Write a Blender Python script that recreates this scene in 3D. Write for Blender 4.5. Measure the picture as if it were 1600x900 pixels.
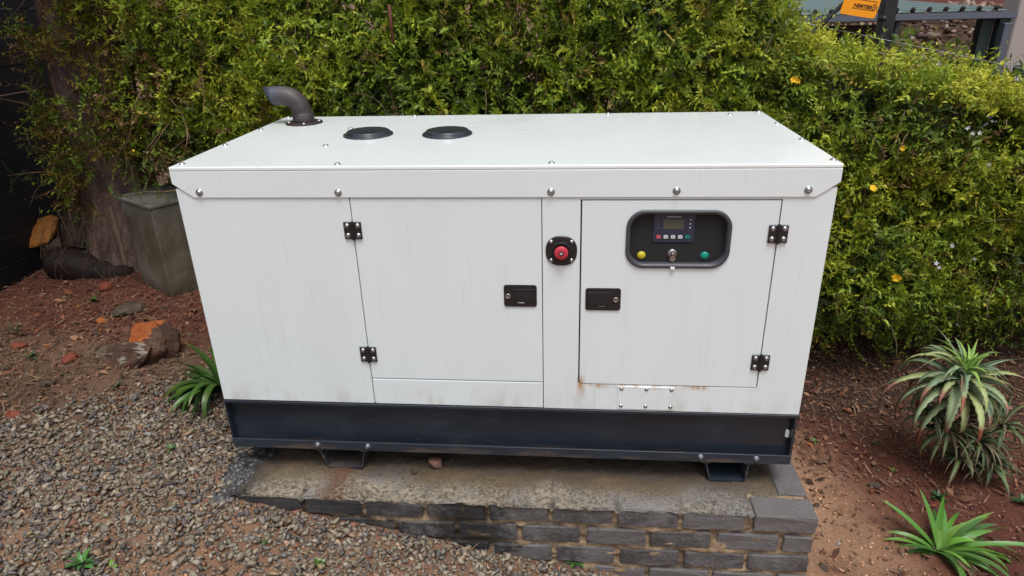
import bpy, bmesh, math, random
import numpy as np
from mathutils import Vector, Matrix
random.seed(7); RNG = np.random.default_rng(11)
S = bpy.context.scene
for o in list(bpy.data.objects): bpy.data.objects.remove(o)
C = S.collection
V = Vector
# ------------------------------------------------------------------ camera
CAM = dict(f=1054.89, yaw=-0.0971, pitch=0.4102, roll=-0.0281, loc=V((1.3678, -2.164, 2.1292)))
def cam_basis():
    y, p, r = CAM['yaw'], CAM['pitch'], CAM['roll']
    f = V((math.sin(y)*math.cos(p), math.cos(y)*math.cos(p), -math.sin(p)))
    rt = V((math.cos(y), -math.sin(y), 0)); up = rt.cross(f)
    c, s = math.cos(r), math.sin(r)
    return f, c*rt + s*up, -s*rt + c*up
CF, CR, CU = cam_basis()
cd = bpy.data.cameras.new('camera'); cam = bpy.data.objects.new('camera', cd); C.objects.link(cam)
cd.sensor_width = 36; cd.lens = 36*CAM['f']/1600; cd.clip_start = 0.02; cd.clip_end = 2000
M = Matrix((CR, CU, -CF)).transposed().to_4x4(); M.translation = CAM['loc']; cam.matrix_world = M
S.camera = cam
# ------------------------------------------------------------------ light: overcast daylight
SUN_EL, SUN_ROT = math.radians(68), math.radians(165)
w = bpy.data.worlds.new('World'); S.world = w; w.use_nodes = True
nt = w.node_tree; nt.nodes.clear()
sky = nt.nodes.new('ShaderNodeTexSky'); sky.sky_type = 'NISHITA'; sky.sun_disc = False
sky.sun_elevation = SUN_EL; sky.sun_rotation = SUN_ROT; sky.air_density = 1.0; sky.dust_density = 4.0; sky.ozone_density = 1.0
hs = nt.nodes.new('ShaderNodeHueSaturation'); hs.inputs['Saturation'].default_value = 0.38
bg = nt.nodes.new('ShaderNodeBackground'); bg.inputs['Strength'].default_value = 0.12
wo = nt.nodes.new('ShaderNodeOutputWorld')
nt.links.new(sky.outputs[0], hs.inputs['Color']); nt.links.new(hs.outputs[0], bg.inputs[0]); nt.links.new(bg.outputs[0], wo.inputs[0])
sd = bpy.data.lights.new('sun', 'SUN'); sd.energy = 1.5; sd.angle = math.radians(22); sd.color = (1, 0.99, 0.97)
sun = bpy.data.objects.new('sun', sd); C.objects.link(sun)
dirs = V((math.sin(SUN_ROT)*math.cos(SUN_EL), math.cos(SUN_ROT)*math.cos(SUN_EL), math.sin(SUN_EL)))
sun.rotation_euler = dirs.to_track_quat('Z', 'Y').to_euler(); sun.location = (0, -3, 8)
S.view_settings.view_transform = 'Standard'; S.view_settings.look = 'None'; S.view_settings.gamma = 1
S.view_settings.exposure = 0.42
S.cycles.use_denoising = True
S.cycles.max_bounces = 8; S.cycles.transparent_max_bounces = 8

# ------------------------------------------------------------------ maths helpers
def ray(px, py): return CF + CR*((px-800)/CAM['f']) + CU*((450-py)/CAM['f'])
def at_y(px, py, Y): d = ray(px, py); t = (Y-CAM['loc'].y)/d.y; return CAM['loc'] + d*t
def at_z(px, py, Z): d = ray(px, py); t = (Z-CAM['loc'].z)/d.z; return CAM['loc'] + d*t
_T = np.random.default_rng(5).random((64, 64, 64)).astype(np.float32)
def vnoise(x, y, z=0.0):
    x, y, z = np.broadcast_arrays(np.asarray(x, float), np.asarray(y, float), np.asarray(z, float))
    xi, yi, zi = np.floor(x).astype(int), np.floor(y).astype(int), np.floor(z).astype(int)
    fx, fy, fz = x-xi, y-yi, z-zi
    fx, fy, fz = [a*a*(3-2*a) for a in (fx, fy, fz)]
    r = 0
    for a in (0, 1):
        for b in (0, 1):
            for c in (0, 1):
                r = r + _T[(xi+a) & 63, (yi+b) & 63, (zi+c) & 63]*(fx if a else 1-fx)*(fy if b else 1-fy)*(fz if c else 1-fz)
    return r
def fbm(x, y, z=0.0, o=3):
    r, a, t = 0, 1.0, 0
    for k in range(o):
        r = r + a*vnoise(np.asarray(x)*2**k+17.3*k, np.asarray(y)*2**k+5.1*k, np.asarray(z)*2**k+3.7*k); t += a; a *= .5
    return r/t
def sst(a, b, x): t = np.clip((np.asarray(x, float)-a)/(b-a), 0, 1); return t*t*(3-2*t)
# height of the soil
def hground(x, y):
    x = np.asarray(x, float); y = np.asarray(y, float)
    prof = np.interp(x, [-6, -2.5, -1.2, -0.3, 0.05, .5, 1.0, 1.5, 2.0, 2.4, 3.2, 5], [.55, .46, .40, .36, .325, .245, .14, .045, -.03, -.05, -.06, -.02])
    back = np.interp(y, [-3, -.2, .3, 1.2, 1.8, 2.4, 3.0, 8], [-.12, 0, .02, .05, .06, 0.03, -.25, -.5])
    h = prof + back
    h = h + (fbm(x*1.7, y*1.7)-.5)*.05 + (fbm(x*7, y*7, 3)-.5)*.022
    bank = sst(4.2, 7.2, y)*sst(2.6, 3.8, x)*2.3
    h = h + bank
    return h
def on_ground(px, py, lift=0.0):
    lo = CAM['loc']; d = ray(px, py); t = 0.5
    for _ in range(900):
        p = lo + d*t
        if p.z <= float(hground(p.x, p.y)) + lift: break
        t += .01
    return p
# ------------------------------------------------------------------ object helpers
def tag(o, label=None, cat=None, group=None, kind=None):
    if label: o['label'] = label
    if cat: o['category'] = cat
    if group: o['group'] = group
    if kind: o['kind'] = kind
    return o
def link(o, parent=None):
    C.objects.link(o)
    if parent is not None: o.parent = parent
    return o
def empty(name, loc=(0, 0, 0), rz=0):
    o = bpy.data.objects.new(name, None); o.location = loc; o.rotation_euler = (0, 0, rz); o.empty_display_size = .1
    return link(o)
def obj(name, bm, mat=None, parent=None, smooth=False, mesh=None):
    if mesh is None:
        mesh = bpy.data.meshes.new(name); bm.normal_update(); bm.to_mesh(mesh); bm.free()
        if mat is not None:
            for m in (mat if isinstance(mat, (list, tuple)) else [mat]): mesh.materials.append(m)
        if smooth: mesh.polygons.foreach_set('use_smooth', [True]*len(mesh.polygons))
    return link(bpy.data.objects.new(name, mesh), parent)
def npmesh(name, v, f, mat, parent=None, col=None, smooth=False):
    """v (n,3) float, f (m,3) int triangles, col (n,3)"""
    me = bpy.data.meshes.new(name)
    me.vertices.add(len(v)); me.vertices.foreach_set('co', np.asarray(v, np.float32).ravel())
    k = f.shape[1]
    me.loops.add(f.size); me.loops.foreach_set('vertex_index', f.astype(np.int32).ravel())
    me.polygons.add(len(f)); me.polygons.foreach_set('loop_start', (np.arange(len(f))*k).astype(np.int32))
    me.polygons.foreach_set('loop_total', np.full(len(f), k, np.int32))
    if smooth: me.polygons.foreach_set('use_smooth', np.ones(len(f), bool))
    me.update(calc_edges=True)
    if col is not None:
        a = me.color_attributes.new('col', 'FLOAT_COLOR', 'POINT')
        c4 = np.ones((len(v), 4), np.float32); c4[:, :3] = col; a.data.foreach_set('color', c4.ravel())
    me.materials.append(mat)
    return link(bpy.data.objects.new(name, me), parent)
def B(): return bmesh.new()
def box(bm, x0, x1, y0, y1, z0, z1, bev=0.0, seg=1):
    r = bmesh.ops.create_cube(bm, size=1.0)
    vs = r['verts']
    for v in vs: v.co = V((x0+(v.co.x+.5)*(x1-x0), y0+(v.co.y+.5)*(y1-y0), z0+(v.co.z+.5)*(z1-z0)))
    if bev > 0:
        es = list({e for v in vs for e in v.link_edges})
        bmesh.ops.bevel(bm, geom=es, offset=bev, segments=seg, affect='EDGES', profile=.5)
    return bm
def lathe(bm, prof, c=(0, 0, 0), axis='Z', n=32, squash=None, power=2):
    """prof: list of (r, h). axis Z up or Y (towards -y)."""
    rings = []
    for r, h in prof:
        ring = []
        for k in range(n):
            a = 2*math.pi*k/n
            ca, sa = math.cos(a), math.sin(a)
            s = (abs(ca)**power+abs(sa)**power)**(-1/power)
            x, y = r*ca*s, r*sa*s
            ring.append(bm.verts.new(V(c)+(V((x, y, h)) if axis == 'Z' else V((x, -h, y)))))
        rings.append(ring)
    for a, b in zip(rings[:-1], rings[1:]):
        for k in range(n):
            fv = [a[k], a[(k+1) % n], b[(k+1) % n], b[k]]
            try: bm.faces.new(fv if axis == 'Z' else fv[::1])
            except ValueError: pass
    for rg in (rings[0], rings[-1]):
        try: bm.faces.new(rg)
        except ValueError: pass
    bmesh.ops.recalc_face_normals(bm, faces=bm.faces)
    return bm
def prism(bm, pts, axis, a, b):
    """extrude a closed outline; axis 'Y': pts are (x,z) from y=a to y=b; 'Z': (x,y); 'X': (y,z)"""
    def P(p, t): return {'Y': V((p[0], t, p[1])), 'Z': V((p[0], p[1], t)), 'X': V((t, p[0], p[1]))}[axis]
    A = [bm.verts.new(P(p, a)) for p in pts]; D = [bm.verts.new(P(p, b)) for p in pts]
    n = len(pts)
    bm.faces.new(A); bm.faces.new(D[::-1])
    for k in range(n): bm.faces.new([A[k], D[k], D[(k+1) % n], A[(k+1) % n]])
    bmesh.ops.recalc_face_normals(bm, faces=bm.faces)
    return bm
def tube(bm, pts, radii, n=8, cap=True, wob=0.0):
    pts = [V(p) for p in pts]; rings = []
    up = V((0, 0, 1)); prev = None
    for i, p in enumerate(pts):
        d = (pts[min(i+1, len(pts)-1)]-pts[max(i-1, 0)]).normalized()
        if prev is None:
            a = d.cross(up) if abs(d.z) < .9 else d.cross(V((1, 0, 0)))
        else: a = prev - d*prev.dot(d)
        a.normalize(); prev = a; b = d.cross(a)
        r = radii[i] if isinstance(radii, (list, tuple)) else radii
        rings.append([bm.verts.new(p+(a*math.cos(t)+b*math.sin(t))*r*(1+random.uniform(-wob, wob))) for t in (2*math.pi*k/n for k in range(n))])
    for a, b in zip(rings[:-1], rings[1:]):
        for k in range(n): bm.faces.new([a[k], a[(k+1) % n], b[(k+1) % n], b[k]])
    if cap:
        bm.faces.new(rings[0][::-1]); bm.faces.new(rings[-1])
    return bm
def rrect(x0, x1, z0, z1, r, n=8):
    out = []
    for cx, cz, a0 in ((x1-r, z1-r, 0), (x0+r, z1-r, 90), (x0+r, z0+r, 180), (x1-r, z0+r, 270)):
        for k in range(n+1):
            a = math.radians(a0+90*k/n); out.append((cx+r*math.cos(a), cz+r*math.sin(a)))
    return out
def copy_tree(o, parent=None):
    c = o.copy(); C.objects.link(c)
    if parent is not None: c.parent = parent
    for ch in list(o.children): copy_tree(ch, c)
    return c
def text_mesh(name, s, size, mat, parent, Mx, depth=.0004, bold=0.0):
    cu = bpy.data.curves.new(name, 'FONT'); cu.body = s; cu.size = size; cu.align_x = 'CENTER'; cu.align_y = 'CENTER'; cu.extrude = depth; cu.resolution_u = 3; cu.offset = bold
    t = bpy.data.objects.new(name, cu); C.objects.link(t); bpy.context.view_layer.update()
    me = bpy.data.meshes.new_from_object(t.evaluated_get(bpy.context.evaluated_depsgraph_get()))
    bpy.data.objects.remove(t)
    me.materials.clear(); me.materials.append(mat); me.transform(Mx); me.name = name
    return link(bpy.data.objects.new(name, me), parent)
FACE = Matrix.Rotation(math.radians(90), 4, 'X')   # a text lying in xy made to face -y
# ------------------------------------------------------------------ materials
class N:
    def __init__(s, name, rough=.5, metal=0, spec=.5, coat=0):
        s.m = bpy.data.materials.new(name); s.m.use_nodes = True; s.t = s.m.node_tree; s.t.nodes.clear()
        s.o = s.n('OutputMaterial'); s.b = s.n('BsdfPrincipled'); s.l(s.b.outputs[0], s.o.inputs[0])
        s.b.inputs['Roughness'].default_value = rough; s.b.inputs['Metallic'].default_value = metal
        s.b.inputs['Specular IOR Level'].default_value = spec; s.b.inputs['Coat Weight'].default_value = coat
        s.b.inputs['Coat Roughness'].default_value = .12
        s.tc = s.n('TexCoord')
    def n(s, k): return s.t.nodes.new('ShaderNode'+k)
    def l(s, a, b): s.t.links.new(a, b)
    def co(s, scale=(1, 1, 1), kind='Object', loc=(0, 0, 0)):
        m = s.n('Mapping'); m.inputs['Scale'].default_value = scale; m.inputs['Location'].default_value = loc; s.l(s.tc.outputs[kind], m.inputs[0]); return m.outputs[0]
    def noise(s, co, scale, detail=4, rough=.55, dist=0):
        q = s.n('TexNoise'); q.inputs['Scale'].default_value = scale; q.inputs['Detail'].default_value = detail; q.inputs['Roughness'].default_value = rough; q.inputs['Distortion'].default_value = dist; s.l(co, q.inputs['Vector']); return q.outputs['Fac']
    def ramp(s, x, stops, interp='LINEAR'):
        r = s.n('ValToRGB'); e = r.color_ramp.elements; r.color_ramp.interpolation = interp
        while len(e) < len(stops): e.new(.5)
        for k, (p, c) in enumerate(stops):
            e[k].position = p; e[k].color = (c if hasattr(c, '__len__') else (c, c, c))+(1,) if not (hasattr(c, '__len__') and len(c) == 4) else c
        s.l(x, r.inputs[0]); return r.outputs[0]
    def mix(s, f, a, b, mode='MIX'):
        m = s.n('Mix'); m.data_type = 'RGBA'; m.blend_type = mode; m.clamp_factor = True
        for v, k in ((f, 0), (a, 6), (b, 7)):
            if hasattr(v, 'is_linked'): s.l(v, m.inputs[k])
            elif k == 0: m.inputs[0].default_value = v
            else: m.inputs[k].default_value = tuple(v)+(1,)
        return m.outputs[2]
    def math(s, op, a, b=0, c=0):
        m = s.n('Math'); m.operation = op
        for k, v in enumerate((a, b, c)):
            if hasattr(v, 'is_linked'): s.l(v, m.inputs[k])
            else: m.inputs[k].default_value = v
        return m.outputs[0]
    def step(s, x, a, b):
        m = s.n('MapRange'); m.interpolation_type = 'SMOOTHSTEP'; s.l(x, m.inputs[0]); m.inputs[1].default_value = a; m.inputs[2].default_value = b; return m.outputs[0]
    def sep(s, co): q = s.n('SeparateXYZ'); s.l(co, q.inputs[0]); return q.outputs
    def col(s, c):
        if hasattr(c, 'is_linked'): s.l(c, s.b.inputs['Base Color'])
        else: s.b.inputs['Base Color'].default_value = tuple(c)+(1,)
        return s
    def rough(s, c): s.l(c, s.b.inputs['Roughness']); return s
    def bump(s, h, strength=.3, dist=.01):
        q = s.n('Bump'); q.inputs['Strength'].default_value = strength; q.inputs['Distance'].default_value = dist; s.l(h, q.inputs['Height']); s.l(q.outputs[0], s.b.inputs['Normal']); return s
    def attr(s): q = s.n('Attribute'); q.attribute_name = 'col'; return q.outputs['Color']
def simple(name, c, rough=.5, metal=0, var=.15, scale=30, bump=.05, spec=.5, coat=0):
    s = N(name, rough, metal, spec, coat); co = s.co()
    f = s.noise(co, scale)
    s.col(s.mix(f, [k*(1-var) for k in c], [min(1, k*(1+var)) for k in c]))
    s.rough(s.ramp(f, [(.2, max(.03, rough-.08)), (.8, min(1, rough+.1))]))
    if bump: s.bump(s.noise(co, scale*3), bump, .002)
    return s.m
# white enclosure paint: grime runs, faint dust, orange-peel
def paint(name, base=(.715, .78, .80), grime=.5, rust=False):
    s = N(name, .3, 0, .5, .25); o = s.co(); X, Y, Z = s.sep(o)
    streak = s.noise(s.co((38, 38, 1.3)), 1.0, 5, .6, .25)
    patch = s.noise(o, 2.3, 3)
    low = s.step(Z, 1.45, .68)
    k = s.math('MULTIPLY', s.step(streak, .48, .74), s.step(patch, .46, .70))
    k = s.math('MULTIPLY', k, s.math('MULTIPLY_ADD', low, .75, .25))
    k = s.math('MULTIPLY', k, grime*.8)
    c = s.mix(k, base, (.40, .40, .33))
    fine = s.math('MULTIPLY', s.step(s.noise(s.co((90, 90, 2.0), loc=(3, 1, 7)), 1.0, 3), .52, .8), s.math('MULTIPLY', low, .22*grime))
    c = s.mix(fine, c, (.36, .37, .36))
    soft = s.math('MULTIPLY', s.step(s.noise(s.co((3.5, 7, 1.0), loc=(9, 3, 1)), 1.0, 5), .4, .75), .20*grime)
    c = s.mix(soft, c, (.50, .51, .46))
    dust = s.math('MULTIPLY', s.step(s.noise(s.co((14, 14, 5), loc=(2, 8, 5)), 1.0, 5), .45, .7), s.math('MULTIPLY', s.step(Z, .80, .685), .45))
    c = s.mix(dust, c, (.42, .40, .33))
    if rust:
        rs = s.noise(s.co((55, 55, 9)), 1.0, 4)
        a = s.math('MULTIPLY', s.step(X, 1.385, 1.396), s.step(X, 1.43, 1.402))
        a = s.math('MULTIPLY', a, s.math('MULTIPLY', s.step(Z, .72, .81), s.step(Z, .85, .795)))
        b = s.math('MULTIPLY', s.math('MULTIPLY', s.step(Z, .775, .795), s.step(Z, .803, .798)), s.step(s.noise(s.co((9, 9, 9)), 1, 3), .42, .62))
        b = s.math('MULTIPLY', b, s.math('MULTIPLY', s.step(X, 1.39, 1.40), s.step(X, 2.06, 2.03)))
        kk = s.math('MULTIPLY', s.math('MAXIMUM', a, s.math('MULTIPLY', b, .8)), s.step(rs, .3, .62))
        c = s.mix(kk, c, (.42, .20, .05))
    s.col(c)
    s.rough(s.ramp(streak, [(.3, .26), (.8, .42)]))
    s.bump(s.math('ADD', s.math('MULTIPLY', s.noise(o, 3.2, 2), 3.0), s.math('MULTIPLY', s.noise(o, 260, 2), .06)), .10, .004)
    return s.m
M_PAINT = paint('white_paint', rust=True)
M_ROOF = None
def roof_paint():
    s = N('white_roof_paint', .22, 0, .5, .4); o = s.co()
    n1 = s.noise(o, 3, 4); spots = s.noise(s.co((1, 1, 1), loc=(4, 2, 0)), 45, 3)
    wet = s.math('MULTIPLY', s.step(spots, .68, .74), s.step(n1, .5, .66))
    c = s.mix(s.step(n1, .35, .75), (.78, .825, .825), (.74, .79, .79))
    s.col(c); s.rough(s.mix(wet, s.ramp(n1, [(.3, .24), (.7, .36)]), (.05, .05, .05)))
    s.bump(s.math('ADD', s.math('MULTIPLY', wet, .5), s.math('MULTIPLY', s.noise(o, 1.6, 2), 4)), .08, .003)
    return s.m
M_ROOF = roof_paint()
def rail_mat():
    s = N('navy_rail_paint', .38, 0, .5, .1); o = s.co(); X, Y, Z = s.sep(o)
    n1 = s.noise(s.co((3, 3, 8)), 1, 5, .6, .8); sc = s.noise(s.co((30, 30, 60)), 1, 4)
    c = s.mix(s.step(n1, .38, .72), (.014, .020, .031), (.021, .030, .043))
    c = s.mix(s.math('MULTIPLY', s.step(sc, .66, .74), .6), c, (.12, .13, .14))
    c = s.mix(s.math('MULTIPLY', s.step(Z, .508, .47), s.step(s.noise(s.co((6, 6, 30)), 1, 4), .42, .7)), c, (.09, .065, .05))
    s.col(c); s.rough(s.ramp(n1, [(.35, .28), (.65, .6)])); s.bump(sc, .08, .002); return s.m
M_RAIL = rail_mat()
M_GAP = simple('dark_gap', (.012, .012, .013), .8)
M_BLACK = simple('black_hardware', (.012, .012, .014), .42, coat=.1)
M_BOLT = simple('zinc_bolt', (.42, .42, .43), .32, 1.0, .2, 120)
M_WBOLT = simple('painted_screw', (.42, .43, .44), .35, .8, .1, 60)
M_CAP = simple('cap_plastic', (.022, .028, .038), .33, coat=.3)
def pipe_mat():
    s = N('exhaust_steel', .5, .35); o = s.co(); n1 = s.noise(o, 14, 5); X, Y, Z = s.sep(o)
    c = s.mix(s.step(n1, .35, .7), (.050, .040, .042), (.095, .080, .082))
    c = s.mix(s.step(X, .10, .03), c, (.085, .095, .12))
    s.col(c); s.rough(s.ramp(n1, [(.3, .4), (.7, .65)])); s.bump(s.noise(o, 160, 3), .15, .002); return s.m
M_PIPE = pipe_mat()
M_FLANGE = simple('rusty_flange', (.035, .022, .02), .6, .2, .4, 40, .2)
M_FRAME = simple('window_gasket', (.052, .053, .066), .4)
M_PANEL = simple('control_panel_plate', (.026, .027, .050), .35)
M_CTRL = simple('controller_face', (.024, .032, .062), .35)
M_SCREEN = simple('lcd_screen', (.075, .08, .068), .18, var=.05)
M_RED = simple('red_plastic', (.50, .035, .06), .35, var=.08)
M_YEL = simple('yellow_lens', (.55, .47, .03), .25, var=.08)
M_GRN = simple('green_lens', (.0, .25, .17), .25, var=.08)
M_WHT = simple('white_print', (.62, .62, .62), .5, var=.05)
M_GREYP = simple('grey_print', (.16, .16, .18), .5, var=.05)
M_PINK = simple('pink_button', (.60, .10, .14), .4, var=.05)
def brick_mat():
    s = N('grey_brick', .8, 0, .3); oi = s.n('ObjectInfo'); o = s.co()
    g = s.n('NewGeometry').outputs['Position']
    n1 = s.noise(g, 9, 5, .6); n2 = s.noise(g, 70, 4, .6)
    c = s.ramp(oi.outputs['Random'], [(0, (.062, .056, .058)), (.5, (.095, .086, .086)), (1, (.13, .12, .12))])
    c = s.mix(s.step(n1, .38, .66), c, (.135, .128, .130))
    c = s.mix(s.math('MULTIPLY', s.step(n2, .50, .72), .5), c, (.20, .175, .15))
    X, Y, Z = s.sep(g)
    # damp soot-black mould stains that run down the face
    st = s.math('ADD', s.math('MULTIPLY', s.noise(g, 3.2, 4, .65, .6), .6), s.math('MULTIPLY', s.noise(g, 38, 5, .75), .4))
    soot = s.math('MULTIPLY', s.step(st, .47, .58), s.step(X, 1.9, 1.0))
    q = s.math('SUBTRACT', X, .985); q = s.math('ABSOLUTE', s.math('ADD', q, s.math('MULTIPLY', s.math('SUBTRACT', s.noise(g, 26, 5, .75), .5), .30)))
    soot = s.math('MAXIMUM', soot, s.step(q, .17, .07))
    soot = s.math('MAXIMUM', soot, s.math('MULTIPLY', s.step(s.math('ADD', X, s.math('MULTIPLY', s.math('SUBTRACT', n1, .5), .5)), .85, .55), .75))
    soot = s.math('MAXIMUM', soot, s.math('MULTIPLY', s.step(X, .35, .05), .8))
    c = s.mix(s.math('MULTIPLY', soot, .85), c, (.014, .013, .014))
    s.col(c); s.rough(s.ramp(n1, [(.3, .6), (.7, .9)])); s.bump(s.math('ADD', s.math('MULTIPLY', n2, 2), s.math('ADD', s.noise(g, 220, 3), s.math('MULTIPLY', s.noise(g, 25, 4), 1))), .55, .004); return s.m
M_BRICK = brick_mat()
def mortar_mat():
    s = N('sandy_mortar', .92, 0, .2); g = s.n('NewGeometry').outputs['Position']
    n1 = s.noise(g, 16, 5, .65); n2 = s.noise(g, 120, 4, .7); X, Y, Z = s.sep(g)
    c = s.mix(s.step(n1, .3, .7), (.17, .115, .070), (.40, .29, .185))
    c = s.mix(s.math('MULTIPLY', s.step(n2, .5, .75), .5), c, (.07, .05, .04))
    st = s.noise(g, 3.2, 4, .65, .6)
    q = s.math('ABSOLUTE', s.math('ADD', s.math('SUBTRACT', X, .985), s.math('MULTIPLY', s.math('SUBTRACT', n1, .5), .16)))
    soot = s.math('MAXIMUM', s.step(q, .11, .05), s.math('MULTIPLY', s.step(st, .5, .6), s.step(X, 1.6, .9)))
    soot = s.math('MAXIMUM', soot, s.step(X, .55, .3))
    c = s.mix(s.math('MULTIPLY', soot, .85), c, (.016, .014, .013))
    s.col(c); s.bump(s.math('ADD', n2, n1), .9, .008); return s.m
M_MORTAR = mortar_mat()
def screed_mat():
    s = N('weathered_screed', .9, 0, .25); g = s.n('NewGeometry').outputs['Position']
    n1 = s.noise(g, 5, 5, .65, .4); n2 = s.noise(g, 55, 5, .7); n3 = s.noise(g, 170, 3, .7); X, Y, Z = s.sep(g)
    c = s.mix(s.step(n2, .38, .56), (.115, .092, .066), (.33, .285, .215))
    blot = s.step(s.noise(g, 22, 5, .75, 1.2), .50, .60)
    c = s.mix(s.math('MULTIPLY', blot, .5), c, (.085, .072, .058))
    c = s.mix(s.step(n1, .46, .64), c, (.25, .235, .215))
    c = s.mix(s.math('MULTIPLY', s.step(X, 1.0, 1.7), .40), c, (.19, .18, .18))
    pit = s.math('MULTIPLY', s.step(n3, .50, .58), s.step(s.noise(g, 4.1, 3), .34, .52))
    c = s.mix(s.math('MULTIPLY', pit, .8), c, (.035, .030, .026))
    # damp soil plus the set's shadow painted dark under the rail, and rust under the left foot
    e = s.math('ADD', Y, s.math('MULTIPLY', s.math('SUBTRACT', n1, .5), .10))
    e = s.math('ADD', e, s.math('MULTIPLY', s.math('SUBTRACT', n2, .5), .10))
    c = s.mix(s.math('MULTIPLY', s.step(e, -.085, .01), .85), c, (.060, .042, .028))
    c = s.mix(s.math('MULTIPLY', s.math('MULTIPLY', s.step(e, -.12, -.05), s.step(e, .04, -.03)), s.math('MULTIPLY', s.step(s.noise(g, 2.0, 2), .42, .6), .6)), c, (.13, .088, .045))
    r = s.math('ABSOLUTE', s.math('SUBTRACT', X, .44)); r = s.math('ADD', r, s.math('MULTIPLY', s.math('SUBTRACT', n2, .5), .30))
    c = s.mix(s.math('MULTIPLY', s.step(r, .09, .0), .65), c, (.12, .045, .022))
    dk = s.math('ADD', X, s.math('MULTIPLY', s.math('SUBTRACT', n1, .5), .3))
    c = s.mix(s.math('MULTIPLY', s.step(dk, .20, .03), .9), c, (.030, .026, .028))
    c = s.mix(1, c, s.attr(), 'MULTIPLY')
    s.col(c); s.bump(s.math('ADD', s.math('MULTIPLY', n2, 1.2), n3), .8, .006); return s.m
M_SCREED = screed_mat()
def soil_mat():
    s = N('garden_soil', .93, 0, .2); g = s.n('NewGeometry').outputs['Position']; a = s.attr()
    n1 = s.noise(g, 6, 5, .6); n2 = s.noise(g, 60, 5, .7); n3 = s.noise(g, 240, 3, .7)
    c = s.mix(.55, a, s.mix(n2, s.mix(1, a, (.45, .42, .40), 'MULTIPLY'), s.mix(1, a, (1.7, 1.7, 1.75), 'MULTIPLY')))
    c = s.mix(s.step(n1, .5, .75), c, s.mix(1, c, (.72, .68, .66), 'MULTIPLY'))
    c = s.mix(s.math('MULTIPLY', s.step(n3, .58, .68), .6), c, (.20, .15, .11))
    s.col(c); s.bump(s.math('ADD', s.math('MULTIPLY', n2, 1.5), s.math('ADD', n3, n1)), .9, .012); return s.m
M_SOIL = soil_mat()
def piece_mat(name, rough=.85, trans=0.0, spec=.3, nscale=90, var=.35, bump=.4):
    s = N(name, rough, 0, spec); a = s.attr(); o = s.co(); f = s.noise(o, nscale, 3)
    c = s.mix(f, s.mix(1, a, (1-var, 1-var, 1-var), 'MULTIPLY'), s.mix(1, a, (1+var, 1+var, 1+var), 'MULTIPLY'))
    s.col(c)
    if bump: s.bump(s.noise(o, nscale*2, 3), bump, .003)
    if trans:
        t = s.n('BsdfTranslucent'); s.l(c, t.inputs[0]); mx = s.n('MixShader'); mx.inputs[0].default_value = trans
        s.l(s.b.outputs[0], mx.inputs[1]); s.l(t.outputs[0], mx.inputs[2]); s.l(mx.outputs[0], s.o.inputs[0])
    return s.m
M_GRAVEL = piece_mat('gravel_stone', .7, 0, .35, 110, .3, .4)
M_CHIP = piece_mat('dry_leaf', .85, .1, .2, 60, .3, .2)
M_LEAF = piece_mat('hedge_leaf', .45, .36, .4, 25, .18, 0)
M_TWIG = simple('twig_bark', (.085, .052, .034), .85, var=.4, scale=25, bump=.4)
M_DTWIG = simple('dry_twig', (.20, .125, .075), .85, var=.35, scale=25, bump=.3)
def bark_mat():
    s = N('tree_bark', .9, 0, .2); o = s.co(); n1 = s.noise(s.co((9, 9, 2.2)), 1, 6, .65, .8); n2 = s.noise(o, 45, 4)
    c = s.mix(s.step(n1, .35, .68), (.075, .052, .046), (.23, .155, .125))
    c = s.mix(s.math('MULTIPLY', s.step(n2, .5, .75), .5), c, (.25, .17, .13))
    c = s.mix(s.math('MULTIPLY', s.step(s.noise(o, 5, 3), .5, .65), .6), c, (.07, .055, .065))
    s.col(c); s.bump(s.math('ADD', n1, s.math('MULTIPLY', n2, .3)), .9, .03); return s.m
M_BARK = bark_mat()
def fence_mat():
    s = N('black_fence_board', .55, 0, .35); oi = s.n('ObjectInfo'); n1 = s.noise(s.co((40, 1.2, 40)), 1, 4)
    c = s.mix(oi.outputs['Random'], (.0028, .0028, .004), (.008, .008, .012)); c = s.mix(s.math('MULTIPLY', n1, .5), c, (.012, .012, .017))
    s.col(c); s.bump(n1, .3, .004); return s.m
M_FENCE = fence_mat()
def cement_mat():
    s = N('damp_concrete', .75, 0, .3); o = s.co(); n1 = s.noise(o, 5, 5, .6); n2 = s.noise(o, 60, 4); X, Y, Z = s.sep(o)
    c = s.mix(s.step(n1, .35, .7), (.095, .076, .052), (.175, .155, .120))
    c = s.mix(s.math('MULTIPLY', s.step(Z, .42, .62), .6), c, (.135, .132, .125))
    c = s.mix(s.math('MULTIPLY', s.step(n2, .56, .7), .35), c, (.17, .16, .13))
    c = s.mix(s.math('MULTIPLY', s.step(Z, .12, .0), .6), c, (.05, .03, .02))
    s.col(c); s.rough(s.ramp(n1, [(.3, .5), (.7, .85)])); s.bump(s.math('ADD', n1, n2), .4, .006); return s.m
M_CEMENT = cement_mat()
def rock_mat(name, a, b, c3, amt=.5, veins=True):
    s = N(name, .7, 0, .35); o = s.co(); n1 = s.noise(o, 7, 5, .65, 1.0); n2 = s.noise(o, 50, 4)
    c = s.mix(s.step(n1, .38, .62), a, b)
    c = s.mix(s.math('MULTIPLY', s.step(s.noise(s.co((1, 1, 1), loc=(5, 2, 8)), 5, 4, .6, .6), .50, .60), amt), c, c3)
    c = s.mix(s.math('MULTIPLY', s.step(n2, .5, .8), .3), c, (.03, .02, .015))
    s.col(c); s.bump(s.math('ADD', n1, s.math('MULTIPLY', n2, .4)), .8, .02); return s.m
M_ROCKO = rock_mat('orange_rock_face', (.27, .065, .018), (.36, .12, .026), (.12, .026, .014), .8)
M_ROCKB = rock_mat('brown_rock', (.055, .030, .022), (.10, .052, .034), (.17, .15, .12), .6)
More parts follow.
